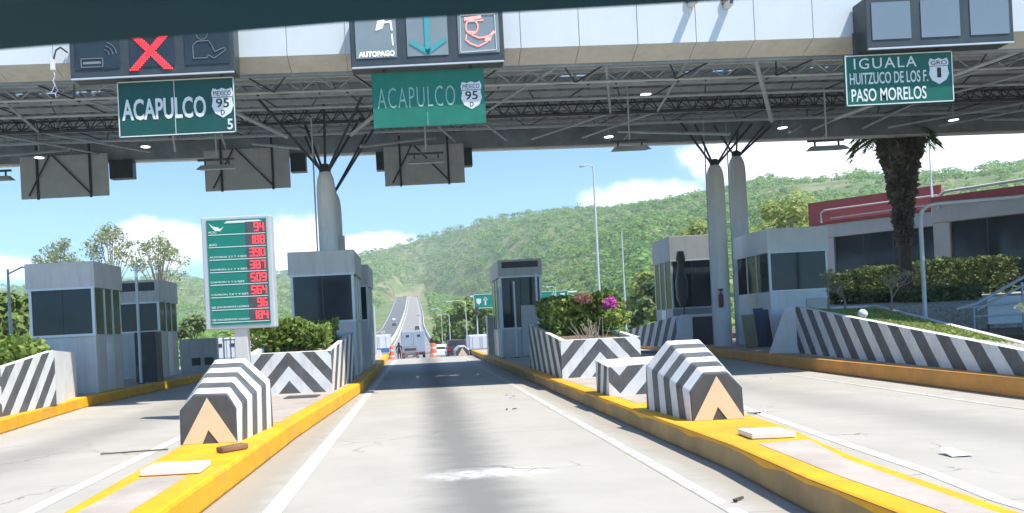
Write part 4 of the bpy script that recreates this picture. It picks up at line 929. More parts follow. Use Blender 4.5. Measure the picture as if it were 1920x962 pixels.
b.face([(P0[0], P0[1], 1.52), (10.68, 31.2, 1.52), (10.6, 37, .98), (P1[0], P1[1], .98)], 1); b.face([(P1[0], P1[1], .3), (P1[0], P1[1], .98), (10.6, 37, .98), (10.6, 37, .3)], 1)
b.build('concrete_body', [ST_SIDE, MT['white_paint']], t)
def board(label, x, y, w, h, m, lean, rz):
    o = MB().box(-w / 2, w / 2, -.02, .02, 0, h).build('leaning_board', m, bevel=.004); o.location = (x, y, .305); o.rotation_euler = (-lean, 0, rz); tag(o, label, 'board', 'boards leaning by the right booth')
board('ochre board leaning beside the pale booth, leftmost of the leaning boards', 11.3, 27.2, .42, 1.15, MT['ochre_board'], .22, .0)
board('blue board leaning beside the pale booth, right of the ochre board', 11.72, 27.3, .34, 1.35, MT['blue_board'], .2, .05)
board('dark grey board leaning nearest the striped wall end', 12.02, 27.45, .26, 1.3, MT['dark'], .2, .12)

# posts, cabinets
def post(label, x, y, z0, z1, r=.045, m='booth_trim', group='thin posts beside the booths'):
    t = thing('post', label, 'post', (x, y, z0), group); MB().tube((x, y, z0), (x, y, z1), r).build('shaft', MT[m], t); MB().box(x - .09, x + .09, y - .09, y + .09, z0, z0 + .03).build('base_plate', MT['dark'], t)
post('tall pale post in front of the second left booth', -8.35, 23.9, .25, 3.8)
post('short pale post left of the window of the booth right of the lane', 3.62, 29.8, .25, 3.1, .035)
post('taller pale post right of the window of the booth right of the lane', 4.42, 29.6, .25, 3.35, .05)
post('pale guard post at the left corner of the booth right of the lane', 3.08, 29.9, .25, 2.9, .05)
post('white post at the end of the left island, behind the yellow tip', -2.35, 43.0, .1, 2.9, .06)
def cabinet(label, x0, x1, y0, y1, h, m, z0=.25):
    t = thing('barrier_cabinet', label, 'cabinet', ((x0 + x1) / 2, (y0 + y1) / 2, z0), 'cabinets beside the booths'); MB().box(x0, x1, y0, y1, z0, z0 + h).build('case', m, t, bevel=.015); MB().box(x0 + .05, x1 - .05, y0 - .012, y0 - .002, z0 + .12, z0 + h - .1).build('door', m, t); MB().box(x0 - .02, x1 + .02, y0 - .02, y1 + .02, z0 + h + .002, z0 + h + .04).build('cap', MT['booth_trim'], t)
cabinet('dark cabinet standing between the two booths on the far left island', -8.75, -8.1, 24.6, 25.2, 1.55, MT['dark'])
cabinet('grey cabinet beside the rear of the booth left of the central lane', -2.1, -1.65, 26.0, 26.5, 1.6, MT['booth'])
cabinet('grey metal cabinet left of the booth right of the central lane', 2.95, 3.4, 34.2, 34.9, 1.6, MT['booth'])
t = thing('low_wall', 'low grey wall with two dark vents beyond the far left booths', 'wall', (-8.7, 31.5, .25))
MB().box(-9.4, -7.95, 31.4, 31.7, .25, 1.55).build('wall_face', MT['booth'], t)
for k in (0, 1): MB().box(-8.95 + k * .5, -8.6 + k * .5, 31.38, 31.398, .5, .8).build('vent', MT['dark'], t)
t = thing('white_railing', 'short white slatted railing behind the left crash cushion', 'railing', (-7.6, 33, .25))
b = MB()
for k in range(7): b.box(-7.85 + k * .07, -7.81 + k * .07, 32 + k * .9, 32.05 + k * .9, .25, 1.55)
b.build('slats', MT['white_paint'], t); MB().tube((-7.85, 32, 1.45), (-7.4, 37.6, 1.45), .03).build('rail', MT['white_paint'], t)

# ------------------------------------------------------------------ right striped retaining wall and planted bank
t = thing('striped_retaining_wall', 'long low black and white striped wall sloping down to the right, holding the planted bank', 'wall', (9.4, 16, .3))
W0, W1, W2 = (10.38, 22.0), (8.72, 11.0), (8.3, 4.0)
b = MB()
def wz(y): return np.interp(y, [4, 11, 22], [.36, .60, 1.58])
segs = 12
for k in range(segs):
    ya, yb = 22 - (22 - 4) * k / segs, 22 - (22 - 4) * (k + 1) / segs
    xa, xb = np.interp(ya, [4, 11, 22], [8.45, 8.83, 10.38]), np.interp(yb, [4, 11, 22], [8.45, 8.83, 10.38])
    pts = [(xa, ya, .3), (xb, yb, .3), (xb, yb, wz(yb)), (xa, ya, wz(ya))]
    b.face(pts, 0, [(200 + (22 - p[1]) * 1.0 + (p[2] - .3) * .95, 0) for p in pts])
    b.face([(xa, ya, wz(ya)), (xb, yb, wz(yb)), (xb + .16, yb, wz(yb)), (xa + .16, ya, wz(ya))], 1)
b.face([(9.85, 22.6, .3), (10.38, 22, .3), (10.38, 22, 1.58), (10.2, 22.25, 1.56)], 1)
b.face([(10.2, 22.25, 1.56), (10.38, 22, 1.58), (12.9, 27, 1.6), (12.8, 27.1, 1.58)], 1)
b.face([(12.8, 27.1, .3), (9.85, 22.6, .3), (10.2, 22.25, 1.56), (12.8, 27.1, 1.58)], 1)
b.build('wall_body', [ST_WALL, MT['white_paint']], t)
b = MB(); rim = [(13.0, 27.2, 1.56), (15.4, 27, 1.55), (13.2, 20.5, 1.05), (11.4, 15, .62), (10.2, 9, .4)]
for p, q in zip(rim[:-1], rim[1:]):
    p, q = Vector(p), Vector(q); d = (q - p).normalized(); n = Vector((-d.y, d.x, 0)) * .07
    b.raw([p + n, q + n, q - n, p - n, p + n - Vector((0, 0, .35)), q + n - Vector((0, 0, .35)), q - n - Vector((0, 0, .35)), p - n - Vector((0, 0, .35))], [(0, 1, 2, 3), (0, 4, 5, 1), (2, 6, 7, 3), (1, 5, 6, 2), (3, 7, 4, 0)])
b.build('rear_rim', MT['white_paint'], t)
b = MB()      # soil between wall and rim
n = 16
def bed(y):
    xl = np.interp(y, [4, 11, 22, 27], [8.6, 8.98, 10.5, 12.9]); xr = np.interp(y, [4, 9, 15, 20.5, 27], [9.3, 10.2, 11.4, 13.2, 15.4])
    return xl, xr, wz(min(y, 22)) - .1 + .0 * y, np.interp(y, [4, 9, 15, 20.5, 27], [.3, .36, .56, .98, 1.48])
for k in range(n):
    ya, yb = 4 + 23 * k / n, 4 + 23 * (k + 1) / n; A, B2 = bed(ya), bed(yb)
    b.face([(A[0], ya, A[2]), (A[1], ya, A[3]), (B2[1], yb, B2[3]), (B2[0], yb, B2[2])])
b.build('gravel_bed', MT['gravel_base'], t)
def bed_pts(n, y0, y1, u0=.05, u1=.95, dz=.03):
    y = rng.uniform(y0, y1, n); u = rng.uniform(u0, u1, n); P = []
    for a, c in zip(y, u):
        q = bed(a); P.append((q[0] + (q[1] - q[0]) * c, a, q[2] + (q[3] - q[2]) * c + dz * rng.random()))
    return np.array(P)
tag(leaf_object('grass', bed_pts(9000, 15.2, 25.5), .065, leaf_mat('short_grass', [(.18, .25, .05), (.30, .38, .09), (.42, .46, .16)], .3), up=.0), kind='stuff')
sp = bed_pts(900, 9, 17.5, .03, .97, .0); gs = MB()
for p in sp:
    r = random.uniform(.02, .055); gs.raw([(p[0] + r * a, p[1] + r * c, p[2] + r * e * .7 + .01) for a, c, e in ((1, 0, 0), (0, 1, 0), (-1, 0, 0), (0, -1, 0), (0, 0, 1), (0, 0, -1))], [(0, 1, 4), (1, 2, 4), (2, 3, 4), (3, 0, 4), (1, 0, 5), (2, 1, 5), (3, 2, 5), (0, 3, 5)])
tag(gs.build('gravel', mat('pale_stones', (.42, .39, .35), .9, .3, 8)), kind='stuff')
o = MB().lathe(0, 0, [(.02, -.02), (.1, .03), (.14, .12), (.12, .2), (.06, .26), (.01, .28)], 12).build('white_stone', MT['white_paint']); p = bed(19.6); o.location = (10.55, 19.0, 1.20); o.scale = (.8, .8, .8); tag(o, 'round white stone on the grass just behind the striped wall', 'stone')
def bare_shrub(label, x, y, z, h, group='bare shrubs on the planted bank'):
    t = thing('bare_shrub', label, 'shrub', (x, y, z), group); b = MB(); tips = []
    def br(p, d, L, r, k):
        q = p + d * L; b.tube(p, q, r, r * .65, 5)
        if k == 0: tips.append(q); return
        for _ in range(3):
            e = (d + Vector((random.uniform(-.9, .9), random.uniform(-.9, .9), random.uniform(-.2, .5)))).normalized(); br(q, e, L * random.uniform(.6, .85), r * .62, k - 1)
    br(Vector((x, y, z)), Vector((random.uniform(-.15, .15), 0, 1)).normalized(), h * .36, .035, 4); b.build('branches', MT['bark_pale'], t)
    leaf_object('foliage', np.vstack([in_ball(3, tuple(q), (.08, .08, .06)) for q in tips]), .035, LEAF_PALE, t)
bare_shrub('bare twiggy shrub at the left end of the planted bank', 11.6, 22.6, 1.45, 1.0)
bare_shrub('bare twiggy shrub in the middle of the planted bank', 12.4, 23.2, 1.45, .85)
bare_shrub('bare twiggy shrub in front of the palm', 13.6, 23.0, 1.3, 1.15)
bare_shrub('small bare shrub near the right edge, before the stair rail', 12.6, 16.6, .62, .7)

# hedges and terrace, palm, pipe, stair rail
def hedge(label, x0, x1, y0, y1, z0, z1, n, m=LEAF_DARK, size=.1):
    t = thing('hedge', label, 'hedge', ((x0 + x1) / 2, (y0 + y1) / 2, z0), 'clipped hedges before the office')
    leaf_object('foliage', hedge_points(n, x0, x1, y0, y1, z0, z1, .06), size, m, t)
    b = MB()
    for k in range(6): x = x0 + (x1 - x0) * (k + .5) / 6; b.tube((x, (y0 + y1) / 2, z0), (x + .1, (y0 + y1) / 2, z0 + (z1 - z0) * .7), .03, .015, 5)
    b.build('stem', MT['bark'], t)
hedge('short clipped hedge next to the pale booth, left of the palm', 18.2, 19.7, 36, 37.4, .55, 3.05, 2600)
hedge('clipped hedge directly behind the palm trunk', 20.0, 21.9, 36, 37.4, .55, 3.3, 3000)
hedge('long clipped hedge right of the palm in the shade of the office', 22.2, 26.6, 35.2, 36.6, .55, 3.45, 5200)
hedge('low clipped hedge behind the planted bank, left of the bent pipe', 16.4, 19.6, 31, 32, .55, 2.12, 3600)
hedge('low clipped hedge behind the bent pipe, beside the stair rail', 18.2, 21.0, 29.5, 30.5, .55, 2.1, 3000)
t = thing('palm_tree', 'tall palm with a shaggy skirt of dead fronds before the office', 'palm', (20.2, 33, .55))
b = MB(); 
for k in range(15): z0, z1 = .55 + k * .58, .55 + (k + 1) * .58; b.tube((20.2, 33, z0), (20.2, 33, z1), .27 - .006 * k, .24 - .006 * k, 12)
b.build('trunk', MT['bark'], t)
P = []; N_ = 2600
for k in range(N_):
    z = random.uniform(4.1, 9.0); rr = np.interp(z, [4.1, 5.6, 6.9, 8.2, 9.0], [.20, .30, .54, .82, .78]) * math.sqrt(random.uniform(.35, 1)); a = random.uniform(0, 6.283); P.append((20.2 + rr * math.cos(a), 33 + rr * math.sin(a), z))
leaf_object('dead_fronds', np.array(P), .24, DRY, t, up=-.4)
def frond(a, L, droop, lift, zb=9.7):
    v = []; f = []; base = Vector((20.2, 33, zb)); dirx = Vector((math.cos(a), math.sin(a), 0)); side = Vector((-dirx.y, dirx.x, 0)); prevp = None; m_ = MB()
    for k in range(13):
        s = k / 12; p = base + dirx * (L * s) + Vector((0, 0, lift * s - droop * s * s))
        if prevp is not None and k > 3:
            for sg in (-1, 1):
                for q in range(2):
                    c = prevp.lerp(p, .5 * q); w = .75 * math.sin(math.pi * min(1, .2 + .75 * s)); m_.face([c, c + side * (sg * w) + dirx * .25 + Vector((0, 0, -.25)), c + dirx * .09])
        prevp = p
    return m_
fr = MB()
for k in range(26):
    m_ = frond(k * .2417 * 2.4 + random.random() * .3, random.uniform(1.9, 2.6), random.uniform(.3, 1.0), random.uniform(.8, 2.4)); fr.raw(m_.v, m_.f)
m_ = frond(3.2, 2.1, 2.7, .4); fr.raw(m_.v, m_.f); m_ = frond(3.05, 1.9, 2.4, .4); fr.raw(m_.v, m_.f); 
for _a, _l, _d in ((-.35, 1.15, 1.9), (-.1, 1.3, 1.7), (.2, 1.0, 1.7), (-.7, 1.1, 1.8), (.45, 1.2, 1.6)):
    m_ = frond(_a, _l, _d, .2); fr.raw(m_.v, m_.f); m_ = frond(_a + .1, _l, _d * .55, .15, 9.1); fr.raw(m_.v, m_.f)
for _a, _l, _d in ((3.3, 2.2, 1.0), (3.0, 2.0, 1.3), (3.6, 1.8, 1.4), (2.6, 1.7, 1.2), (-2.2, 1.5, 1.3), (-1.2, 1.5, 1.3)):
    m_ = frond(_a, _l, _d, .1, 9.15); fr.raw(m_.v, m_.f)
for _a, _l, _d in ((3.14, 2.1, .9), (3.45, 1.9, 1.1), (2.8, 1.9, 1.1), (.1, 1.5, .9), (-.3, 1.4, .8), (.5, 1.4, 1.0), (-.8, 1.4, 1.1), (-1.5, 1.3, 1.3), (-2.3, 1.5, 1.2)):
    m_ = frond(_a, _l, _d, .1, 8.75); fr.raw(m_.v, m_.f)
fr.build('fronds', leaf_mat('palm_leaves', [(.06, .10, .02), (.12, .17, .03), (.2, .24, .05)], .3), t)
t = thing('bent_pipe', 'tall pale pipe rising from the bank and bending right along the office roof', 'pipe', (15.2, 24, .9))
b = MB(); b.path([(15.2, 24, .9), (15.2, 24, 4.1), (15.27, 24, 4.3), (15.42, 24, 4.42), (15.7, 24, 4.47), (18.4, 24.5, 4.62), (21.5, 25, 4.9)], .06); b.build('tube', MT['pipe'], t); b = MB(); b.lathe(15.2, 24, [(.1, .6), (.1, .98), (.06, 1.0)], 10); b.build('foot', MT['booth'], t)
t = thing('stair_railing', 'pale metal stair railing rising to the right beside the dark office front', 'railing', (17.5, 25, .55))
b = MB(); b.path([(16.8, 25, 1.28), (17.44, 25, 1.42), (19.0, 25, 2.2), (22, 25, 3.6)], .05); b.path([(17.44, 25, 1.22), (19.1, 25, 2.0), (22, 25, 3.35)], .04); b.tube((16.9, 25, 1.3), (22, 25, 1.55), .03); b.build('rails', MT['board_grey'], t)
b = MB(); 
for x in (17.35, 18.9, 20.5): b.tube((x, 25, .55), (x, 25, 1.35 + max(0, x - 17.4) * .45), .035)
b.tube((17.35, 25, 1.02), (22, 25, 1.05), .025); b.build('posts', MT['board_grey'], t)
t = thing('notice_panel', 'white panel with grey marks behind the stair railing at the right edge', 'panel', (18.8, 25.6, .55))
MB().box(18.15, 19.6, 25.5, 25.56, .75, 1.62).build('sheet', MT['fascia'], t, bevel=.005); b = MB(); b.box(18.2, 18.25, 25.57, 25.62, .55, 1.6); b.box(19.5, 19.55, 25.57, 25.62, .55, 1.6); b.build('legs', MT['dark'], t)

# ------------------------------------------------------------------ office building
t = thing('office_building', 'single storey office with red parapet, beige band and large dark windows', 'building', (23.4, 45.6, .55), None, math.atan2(-.714, .7))
def bo(name, m, *bs, bevel=0, parent=t):
    b = MB()
    for q in bs: b.box(*q)
    return b.build(name, MT[m], parent, world=False, bevel=bevel)
bo('wall', 'beige', (0, 5.86, .3, 9, 0, 5.2), (5.9, 24, -2.35, 9, 0, 5.2), bevel=.02)
bo('beige_band', 'beige', (-.3, 5.88, -.05, .28, 5.05, 5.82), (5.9, 24.2, -2.78, -2.4, 4.95, 5.82), bevel=.02)
bo('pilaster', 'beige', (-.3, .45, -.02, .28, 0, 5.04)); bo('pilaster', 'beige', (5.4, 5.89, -.02, .28, 0, 5.04)); bo('pilaster', 'beige', (5.92, 6.6, -2.74, -2.4, 0, 4.94)); bo('pilaster', 'beige', (17, 17.6, -2.74, -2.4, 0, 4.94))
for q in ((.5, 5.35, .2, .27, .6, 5.04), (6.65, 16.95, -2.46, -2.36, .6, 4.94), (17.65, 24, -2.46, -2.36, .6, 4.94)):
    w = bo('window', 'glass', q); bo('mullion', 'dark', *[(x, x + .05, q[2] - .02, q[2] - .003, .6, q[5]) for x in np.arange(q[0] + 1.4, q[1] - .6, 1.45)], parent=w)
bo('roof_edge', 'red_wall', (-.4, 5.88, -.15, .3, 5.822, 6.02), (5.9, 24.3, -2.9, -2.3, 5.822, 6.22), bevel=.02)
bo('red_parapet', 'red_wall', (-1.4, 5.4, 1.6, 1.9, 4.5, 7.35), (-1.4, -1.1, 1.9, 8, 4.5, 7.35), (6.4, 24, .4, .7, 5.6, 6.35))
bo('roof', 'alu', (-.2, 5.8, .32, 9, 5.21, 5.5), (5.95, 24, -2.2, 9, 5.21, 5.5))
b = MB(); b.path([(-.1, -.2, 5.9), (-.1, -.2, 6.45), (.1, -.2, 6.6), (5.6, -.2, 6.6)], .045); b.path([(.4, -.25, 6.1), (5.6, -.25, 6.15)], .04); b.build('roof_pipe', MT['soffit'], t, world=False)
b = MB(); b.path([(6.2, -2.8, 5.6), (6.2, -2.8, 6.2), (6.5, -2.8, 6.42), (13, -2.8, 6.55), (22, -2.8, 6.6)], .07); b.path([(9.5, -2.7, 6.2), (12, -2.7, 6.35), (13.6, -2.7, 6.75), (22, -2.7, 6.85)], .05); b.build('roof_pipe', MT['soffit'], t, world=False)
t2 = thing('air_conditioner', 'white air conditioner box standing on the office roof', 'air conditioner', (28.2, 39.8, 6.15)); MB().box(27.8, 28.6, 39.5, 40.1, 6.05, 6.95).build('case', MT['fascia'], t2, bevel=.03); MB().lathe(28.2, 39.8, [(.25, 6.951), (.25, 6.99)], 14).build('fan_grille', MT['dark'], t2)
t2 = thing('antenna_mast', 'thin pale antenna mast rising from the office roof right of the palm', 'antenna', (26.6, 41, 6)); MB().tube((26.6, 41, 5.9), (26.6, 41, 10.9), .05, .02).build('pole', MT['pipe'], t2); b = MB(); b.tube((26.6, 41, 8.2), (26.9, 41.2, 6.0), .015); b.tube((26.6, 41, 8.2), (26.4, 40.7, 6.0), .015); b.build('stay', MT['pipe'], t2)

# ------------------------------------------------------------------ lamp posts, far signs
def lamp_post(label, x, y, z0, z1, arm, r=.1, group='tall lamp posts beyond the plaza', head=True):
    t = thing('lamp_post', label, 'lamp post', (x, y, z0), group); MB().tube((x, y, z0), (x, y, z1), r, r * .55).build('pole', MT['pipe'], t)
    if head:
        MB().path([(x, y, z1 - .2), (x + arm * .5, y, z1 + .05), (x + arm, y, z1)], r * .4).build('arm', MT['pipe'], t); MB().box(min(x + arm, x + arm * 1.5), max(x + arm, x + arm * 1.5), y - .15, y + .15, z1 - .12, z1 + .06).build('lamp_head', MT['lamp_off'], t, bevel=.03)
lamp_post('tallest lamp post against blue sky right of the central booth', 15.95, 70, -.5, 15.2, -.8, .13)
lamp_post('shorter pole without lamp right of the tallest lamp post', 18.15, 70, -.5, 9.25, 0, .09, head=False)
lamp_post('lamp post with an arm before the green trees beyond the central booth', 6.0, 100, -2, 5.0, -1.6, .07)
lamp_post('pale lamp post beside the descending road, second from the trees', 3.5, 90, -1.8, 3.2, -.9, .06)
lamp_post('pale lamp post beside the descending road, nearest the barrier', 3.2, 110, -2.2, 4.4, -.9, .06)
lamp_post('thin pale post rising above the flowering hedge', 13.0, 75, -.5, 5.0, -.6, .07)
lamp_post('pale pole at the far left edge beside the leftmost booth', -16.3, 32, 0, 4.7, 1.1, .09)
t = thing('sign_gantry', 'green highway signs on a grey gantry behind the booth right of the lane', 'sign', (11.5, 90, -1.7))
b = MB(); b.tube((6, 90.2, 5.0), (18, 90.2, 5.0), .14); b.tube((11.6, 90.2, -1.7), (11.6, 90.2, 5.3), .2); b.build('gantry_frame', MT['steel'], t)
for (x0, x1, z0, z1, k) in ((6.3, 9.4, 3.65, 5.3, 0), (13.6, 17.0, 4.05, 5.25, 1)):
    s = MB().box(x0, x1, 89.9, 90.0, z0, z1).build('sign_panel', mat('far_sign_green', (.01, .24, .16), .4), t); b = MB(); y = 89.895; c = (z0 + z1) / 2
    for a, d in (((x0 + .06, z0 + .06), (x1 - .06, z0 + .06)), ((x1 - .06, z0 + .06), (x1 - .06, z1 - .06)), ((x1 - .06, z1 - .06), (x0 + .06, z1 - .06)), ((x0 + .06, z1 - .06), (x0 + .06, z0 + .06))): b.stroke([a, d], .06, y)
    ax = x0 + (1.35 if k == 0 else 1.75); b.stroke([(ax, c - .4), (ax, c + .25)], .16, y); b.plate([(ax - .28, c + .1), (ax + .28, c + .1), (ax, c + .48)], y)
    sx = x0 + (.6 if k == 0 else 2.75); b.plate([(sx - .26, c + .3), (sx - .26, c - .1), (sx, c - .42), (sx + .26, c - .1), (sx + .26, c + .3)][::-1], y)
    b.build('lettering', MT['sign_white'], s)
t = thing('traffic_light', 'small red traffic light before the trees left of the green gantry sign', 'traffic light', (5.9, 80, -1.4)); MB().tube((5.9, 80.1, -1.4), (5.9, 80.1, 3.2), .06).build('pole', MT['steel'], t); MB().box(5.72, 6.08, 79.9, 80.08, 2.7, 3.6).build('housing', MT['vms'], t); MB().lathe(5.9, 79.88, [(.09, 3.05), (.09, 3.22)], 10).build('lens', MT['tail'], t)

# ------------------------------------------------------------------ vehicles
def wheels(t, x0, x1, ys, z, r=.33, w=.2):
    for y in ys:
        for x in (x0, x1 - w):
            b = MB(); b.tube((x, y, z + r), (x + w, y, z + r), r, n=14); k = b.build('wheel', MT['tyre'], t); MB().tube((x - .005, y, z + r), (x + w + .005, y, z + r), r * .55, n=10).build('rim', MT['alu'], k)
def profile_body(prof, w, y0, z0, cx, tuck=.12, belt=.85):
    """side profile (y, z) loop swept across the width, narrowing above the belt line"""
    b = MB(); n = len(prof); L = []; Rr = []
    for y, z in prof:
        k = tuck * max(0, (z - belt)) / .6; L.append((cx - w / 2 + k, y0 + y, z0 + z)); Rr.append((cx + w / 2 - k, y0 + y, z0 + z))
    vs = L + Rr; b.raw(vs, [tuple(range(n)), tuple(range(2 * n - 1, n - 1, -1))] + [(i, n + i, n + (i + 1) % n, (i + 1) % n) for i in range(n)])
    return b
def sedan(label, cx, y0, m, w=1.7, h=1.42, L=4.3, group='cars beyond the booths', name='car', suv=False):
    z0 = float(zr(y0)); t = thing(name, label, 'car', (cx, y0 + L / 2, z0), group); s = h / 1.42
    prof = [(0, .3), (0, .62), (.06, .85 * s), (.3 if suv else .7, .95 * s), (.5 if suv else 1.25, h), (2.7, h), (3.3, .95 * s), (L - .1, .78 * s), (L, .55), (L, .3)]
    profile_body(prof[::-1], w, y0, z0, cx).build('body', m, t, bevel=.05)
    a, c = prof[3], prof[4]
    g_ = MB(); g_.raw([(cx - w * .36, y0 + a[0] - .01, z0 + a[1] + .05), (cx + w * .36, y0 + a[0] - .01, z0 + a[1] + .05), (cx + w * .31, y0 + c[0] - .03, z0 + c[1] - .07), (cx - w * .31, y0 + c[0] - .03, z0 + c[1] - .07), (cx - w * .36, y0 + a[0] + .05, z0 + a[1] + .05), (cx + w * .36, y0 + a[0] + .05, z0 + a[1] + .05), (cx + w * .31, y0 + c[0] + .04, z0 + c[1] - .07), (cx - w * .31, y0 + c[0] + .04, z0 + c[1] - .07)], [(0, 1, 2, 3), (0, 4, 5, 1), (2, 6, 7, 3), (1, 5, 6, 2), (3, 7, 4, 0)]); g_.build('rear_window', MT['glass'], t)
    for sx in (-1, 1): MB().box(cx + sx * w * .40 - .14, cx + sx * w * .40 + .14, y0 - .03, y0 + .06, z0 + .62 * s, z0 + .78 * s).build('tail_light', MT['tail'], t)
    MB().box(cx - w / 2 + .05, cx + w / 2 - .05, y0 - .06, y0 + .04, z0 + .32, z0 + .5).build('bumper', m, t, bevel=.02); MB().box(cx - .25, cx + .25, y0 - .075, y0 - .062, z0 + .40, z0 + .49).build('number_plate', MT['sign_white'], t)
    wheels(t, cx - w / 2, cx + w / 2, (y0 + .85, y0 + L - .85), z0); return t
sedan('dark grey sedan seen from behind, in front of the pale box truck', -.95, 80, mat('sedan_grey', (.16, .15, .16), .3, .06, 2, spec=.6))
sedan('small white hatchback left of the maroon people carrier, beyond the booths', 2.0, 78, MT['car_white'], 1.55, 1.4, 3.7)
sedan('dark maroon people carrier right of the central lane beyond the booths', 3.35, 71, MT['car_maroon'], 1.85, 1.65, 4.5, suv=True)
sedan('dark car climbing the right carriageway far up the highway', -.6, 330, MT['car_dark'], 1.9, 1.7, 4.5, 'distant cars on the highway', suv=True)
sedan('dark car coming down the left carriageway in the distance', -11.5, 380, MT['car_dark'], 1.8, 1.45, 4.2, 'distant cars on the highway')
sedan('white car on the left carriageway behind the dark one', -13.0, 430, MT['car_white'], 1.8, 1.45, 4.2, 'distant cars on the highway')
sedan('grey car far up the right carriageway ahead of the dark one', .2, 470, mat('sedan_silver', (.4, .41, .42), .3, .05, 2, spec=.6), 1.8, 1.5, 4.3, 'distant cars on the highway')
sedan('silver car on the left carriageway nearest the van', -13.5, 300, mat('sedan_pale', (.45, .45, .44), .3, .05, 2, spec=.6), 1.8, 1.45, 4.2, 'distant cars on the highway')
def box_truck(label, cx, y0, w, h, L, m, windows=False, group='trucks and vans beyond the booths', cab=True, front=False, name='box_truck', cat='truck'):
    z0 = float(zr(y0)); t = thing(name, label, cat, (cx, y0 + L / 2, z0), group)
    MB().box(cx - w / 2, cx + w / 2, y0, y0 + L, z0 + .75, z0 + h).build('cargo_box', m, t, bevel=.05)
    b = MB(); b.box(cx - w / 2 + .06, cx - .015, y0 - .03, y0 - .003, z0 + .85, z0 + h - .12); b.box(cx + .015, cx + w / 2 - .06, y0 - .03, y0 - .003, z0 + .85, z0 + h - .12); d = b.build('rear_door', m, t, bevel=.01)
    b = MB(); 
    for x in (-.5, -.06, .06, .5): b.tube((cx + x * w * .7, y0 - .05, z0 + .9), (cx + x * w * .7, y0 - .05, z0 + h - .15), .02)
    b.build('lock_bars', MT['alu'], d)
    if windows:
        for sx in (-1, 1):
            for k in (-.09, .09): MB().box(cx + sx * w * .235 - .08 + k, cx + sx * w * .235 + .08 + k, y0 - .05, y0 - .032, z0 + h - .68, z0 + h - .42).build('window', MT['glass'], t)
    MB().box(cx - w / 2 + .1, cx + w / 2 - .1, y0 + .1, y0 + L + 1.6, z0 + .5, z0 + .74).build('chassis', MT['dark'], t)
    MB().box(cx - w / 2 + .15, cx + w / 2 - .15, y0 + L + .1, y0 + L + 1.8, z0 + .75, z0 + min(h - .3, 2.4)).build('cab', m, t, bevel=.12)
    for sx in (-1, 1): MB().box(cx + sx * w * .42 - .1, cx + sx * w * .42 + .1, y0 - .02, y0 + .1, z0 + .5, z0 + .64).build('tail_light', MT['tail'], t)
    wheels(t, cx - w / 2 + .05, cx + w / 2 - .05, (y0 + 1.2, y0 + L + .8), z0, .45, .3)
    return t
box_truck('pale blue grey box truck seen from behind, filling the lane beyond the booths', -.68, 92, 2.75, 3.25, 6.5, MT['truck_grey'], True)
box_truck('white truck half hidden by the booth right of the lane', 5.9, 76, 2.3, 2.15, 5, MT['car_white'])
bt = box_truck('white van with a blue lower band left of the orange marker', -3.75, 74, 2.0, 2.55, 5, MT['car_white'], name='van', cat='van'); MB().box(-4.7, -2.8, 73.93, 73.965, float(zr(74)) + .9, float(zr(74)) + 1.3).build('blue_band', MT['blue_band'], bt)
box_truck('white van seen beside the tariff board post, the left one', -14.0, 58, 1.9, 2.3, 4.2, MT['car_white'], True, name='van', cat='van')
box_truck('white van seen beside the tariff board post, the right one', -11.3, 64, 1.9, 2.3, 4.2, MT['car_white'], True, name='van', cat='van')
def marker(label, x, y, w, h):
    z = float(zr(y)); t = thing('traffic_marker', label, 'traffic drum', (x, y, z), 'orange traffic drums at the lane exit')
    b = MB(); b.lathe(x, y, [(w * .5, z), (w * .5, z + .08), (w * .42, z + .1), (w * .40, z + h * .45), (w * .34, z + h * .5), (w * .33, z + h * .92), (w * .2, z + h)], 16); b.build('drum', MT['orange'], t)
    b = MB(); b.lathe(x, y, [(w * .425, z + h * .2), (w * .425, z + h * .34)], 16); b.lathe(x, y, [(w * .35, z + h * .62), (w * .35, z + h * .76)], 16); b.build('reflective_band', MT['sign_white'], t)
marker('orange and white traffic drum at the left of the lane exit', -1.72, 49, .36, .85)
marker('wider red orange traffic drum at the right of the lane exit', .85, 49, .52, .9)

# person standing by the lane exit
t = thing('person', 'person in dark clothes standing by the left orange drum beyond the booths', 'person', (-1.95, 76, float(zr(76))))
z = float(zr(76)); me = bpy.data.meshes.new('body')
J = dict(p=(0, 0, .95), c=(0, 0, 1.25), n=(0, 0, 1.48), h0=(0, -.01, 1.58), h1=(0, -.02, 1.70), ls=(-.19, 0, 1.42), le=(-.27, .02, 1.14), lw=(-.25, -.1, .9), lh=(-.25, -.14, .82), rs=(.19, 0, 1.42), re=(.27, .02, 1.14), rw=(.25, -.1, .9), rh=(.25, -.14, .82), lk=(-.11, -.02, .5), la=(-.12, .02, .09), lt=(-.13, -.14, .04), rk=(.12, -.02, .5), ra=(.14, .02, .09), rt=(.16, -.14, .04), lp=(-.1, 0, .88), rp=(.1, 0, .88))
rad = dict(p=.15, c=.15, n=.06, h0=.085, h1=.09, ls=.08, le=.05, lw=.035, lh=.045, rs=.08, re=.05, rw=.035, rh=.045, lk=.07, la=.045, lt=.04, rk=.07, ra=.045, rt=.04, lp=.1, rp=.1)
ks = list(J); ix = {k: i for i, k in enumerate(ks)}; ed = ['pc', 'cn']
E_ = [('p', 'c'), ('c', 'n'), ('n', 'h0'), ('h0', 'h1'), ('n', 'ls'), ('ls', 'le'), ('le', 'lw'), ('lw', 'lh'), ('n', 'rs'), ('rs', 're'), ('re', 'rw'), ('rw', 'rh'), ('p', 'lp'), ('lp', 'lk'), ('lk', 'la'), ('la', 'lt'), ('p', 'rp'), ('rp', 'rk'), ('rk', 'ra'), ('ra', 'rt')]
me.from_pydata([J[k] for k in ks], [(ix[a], ix[c]) for a, c in E_], []); me.materials.append(MT['clothes'])
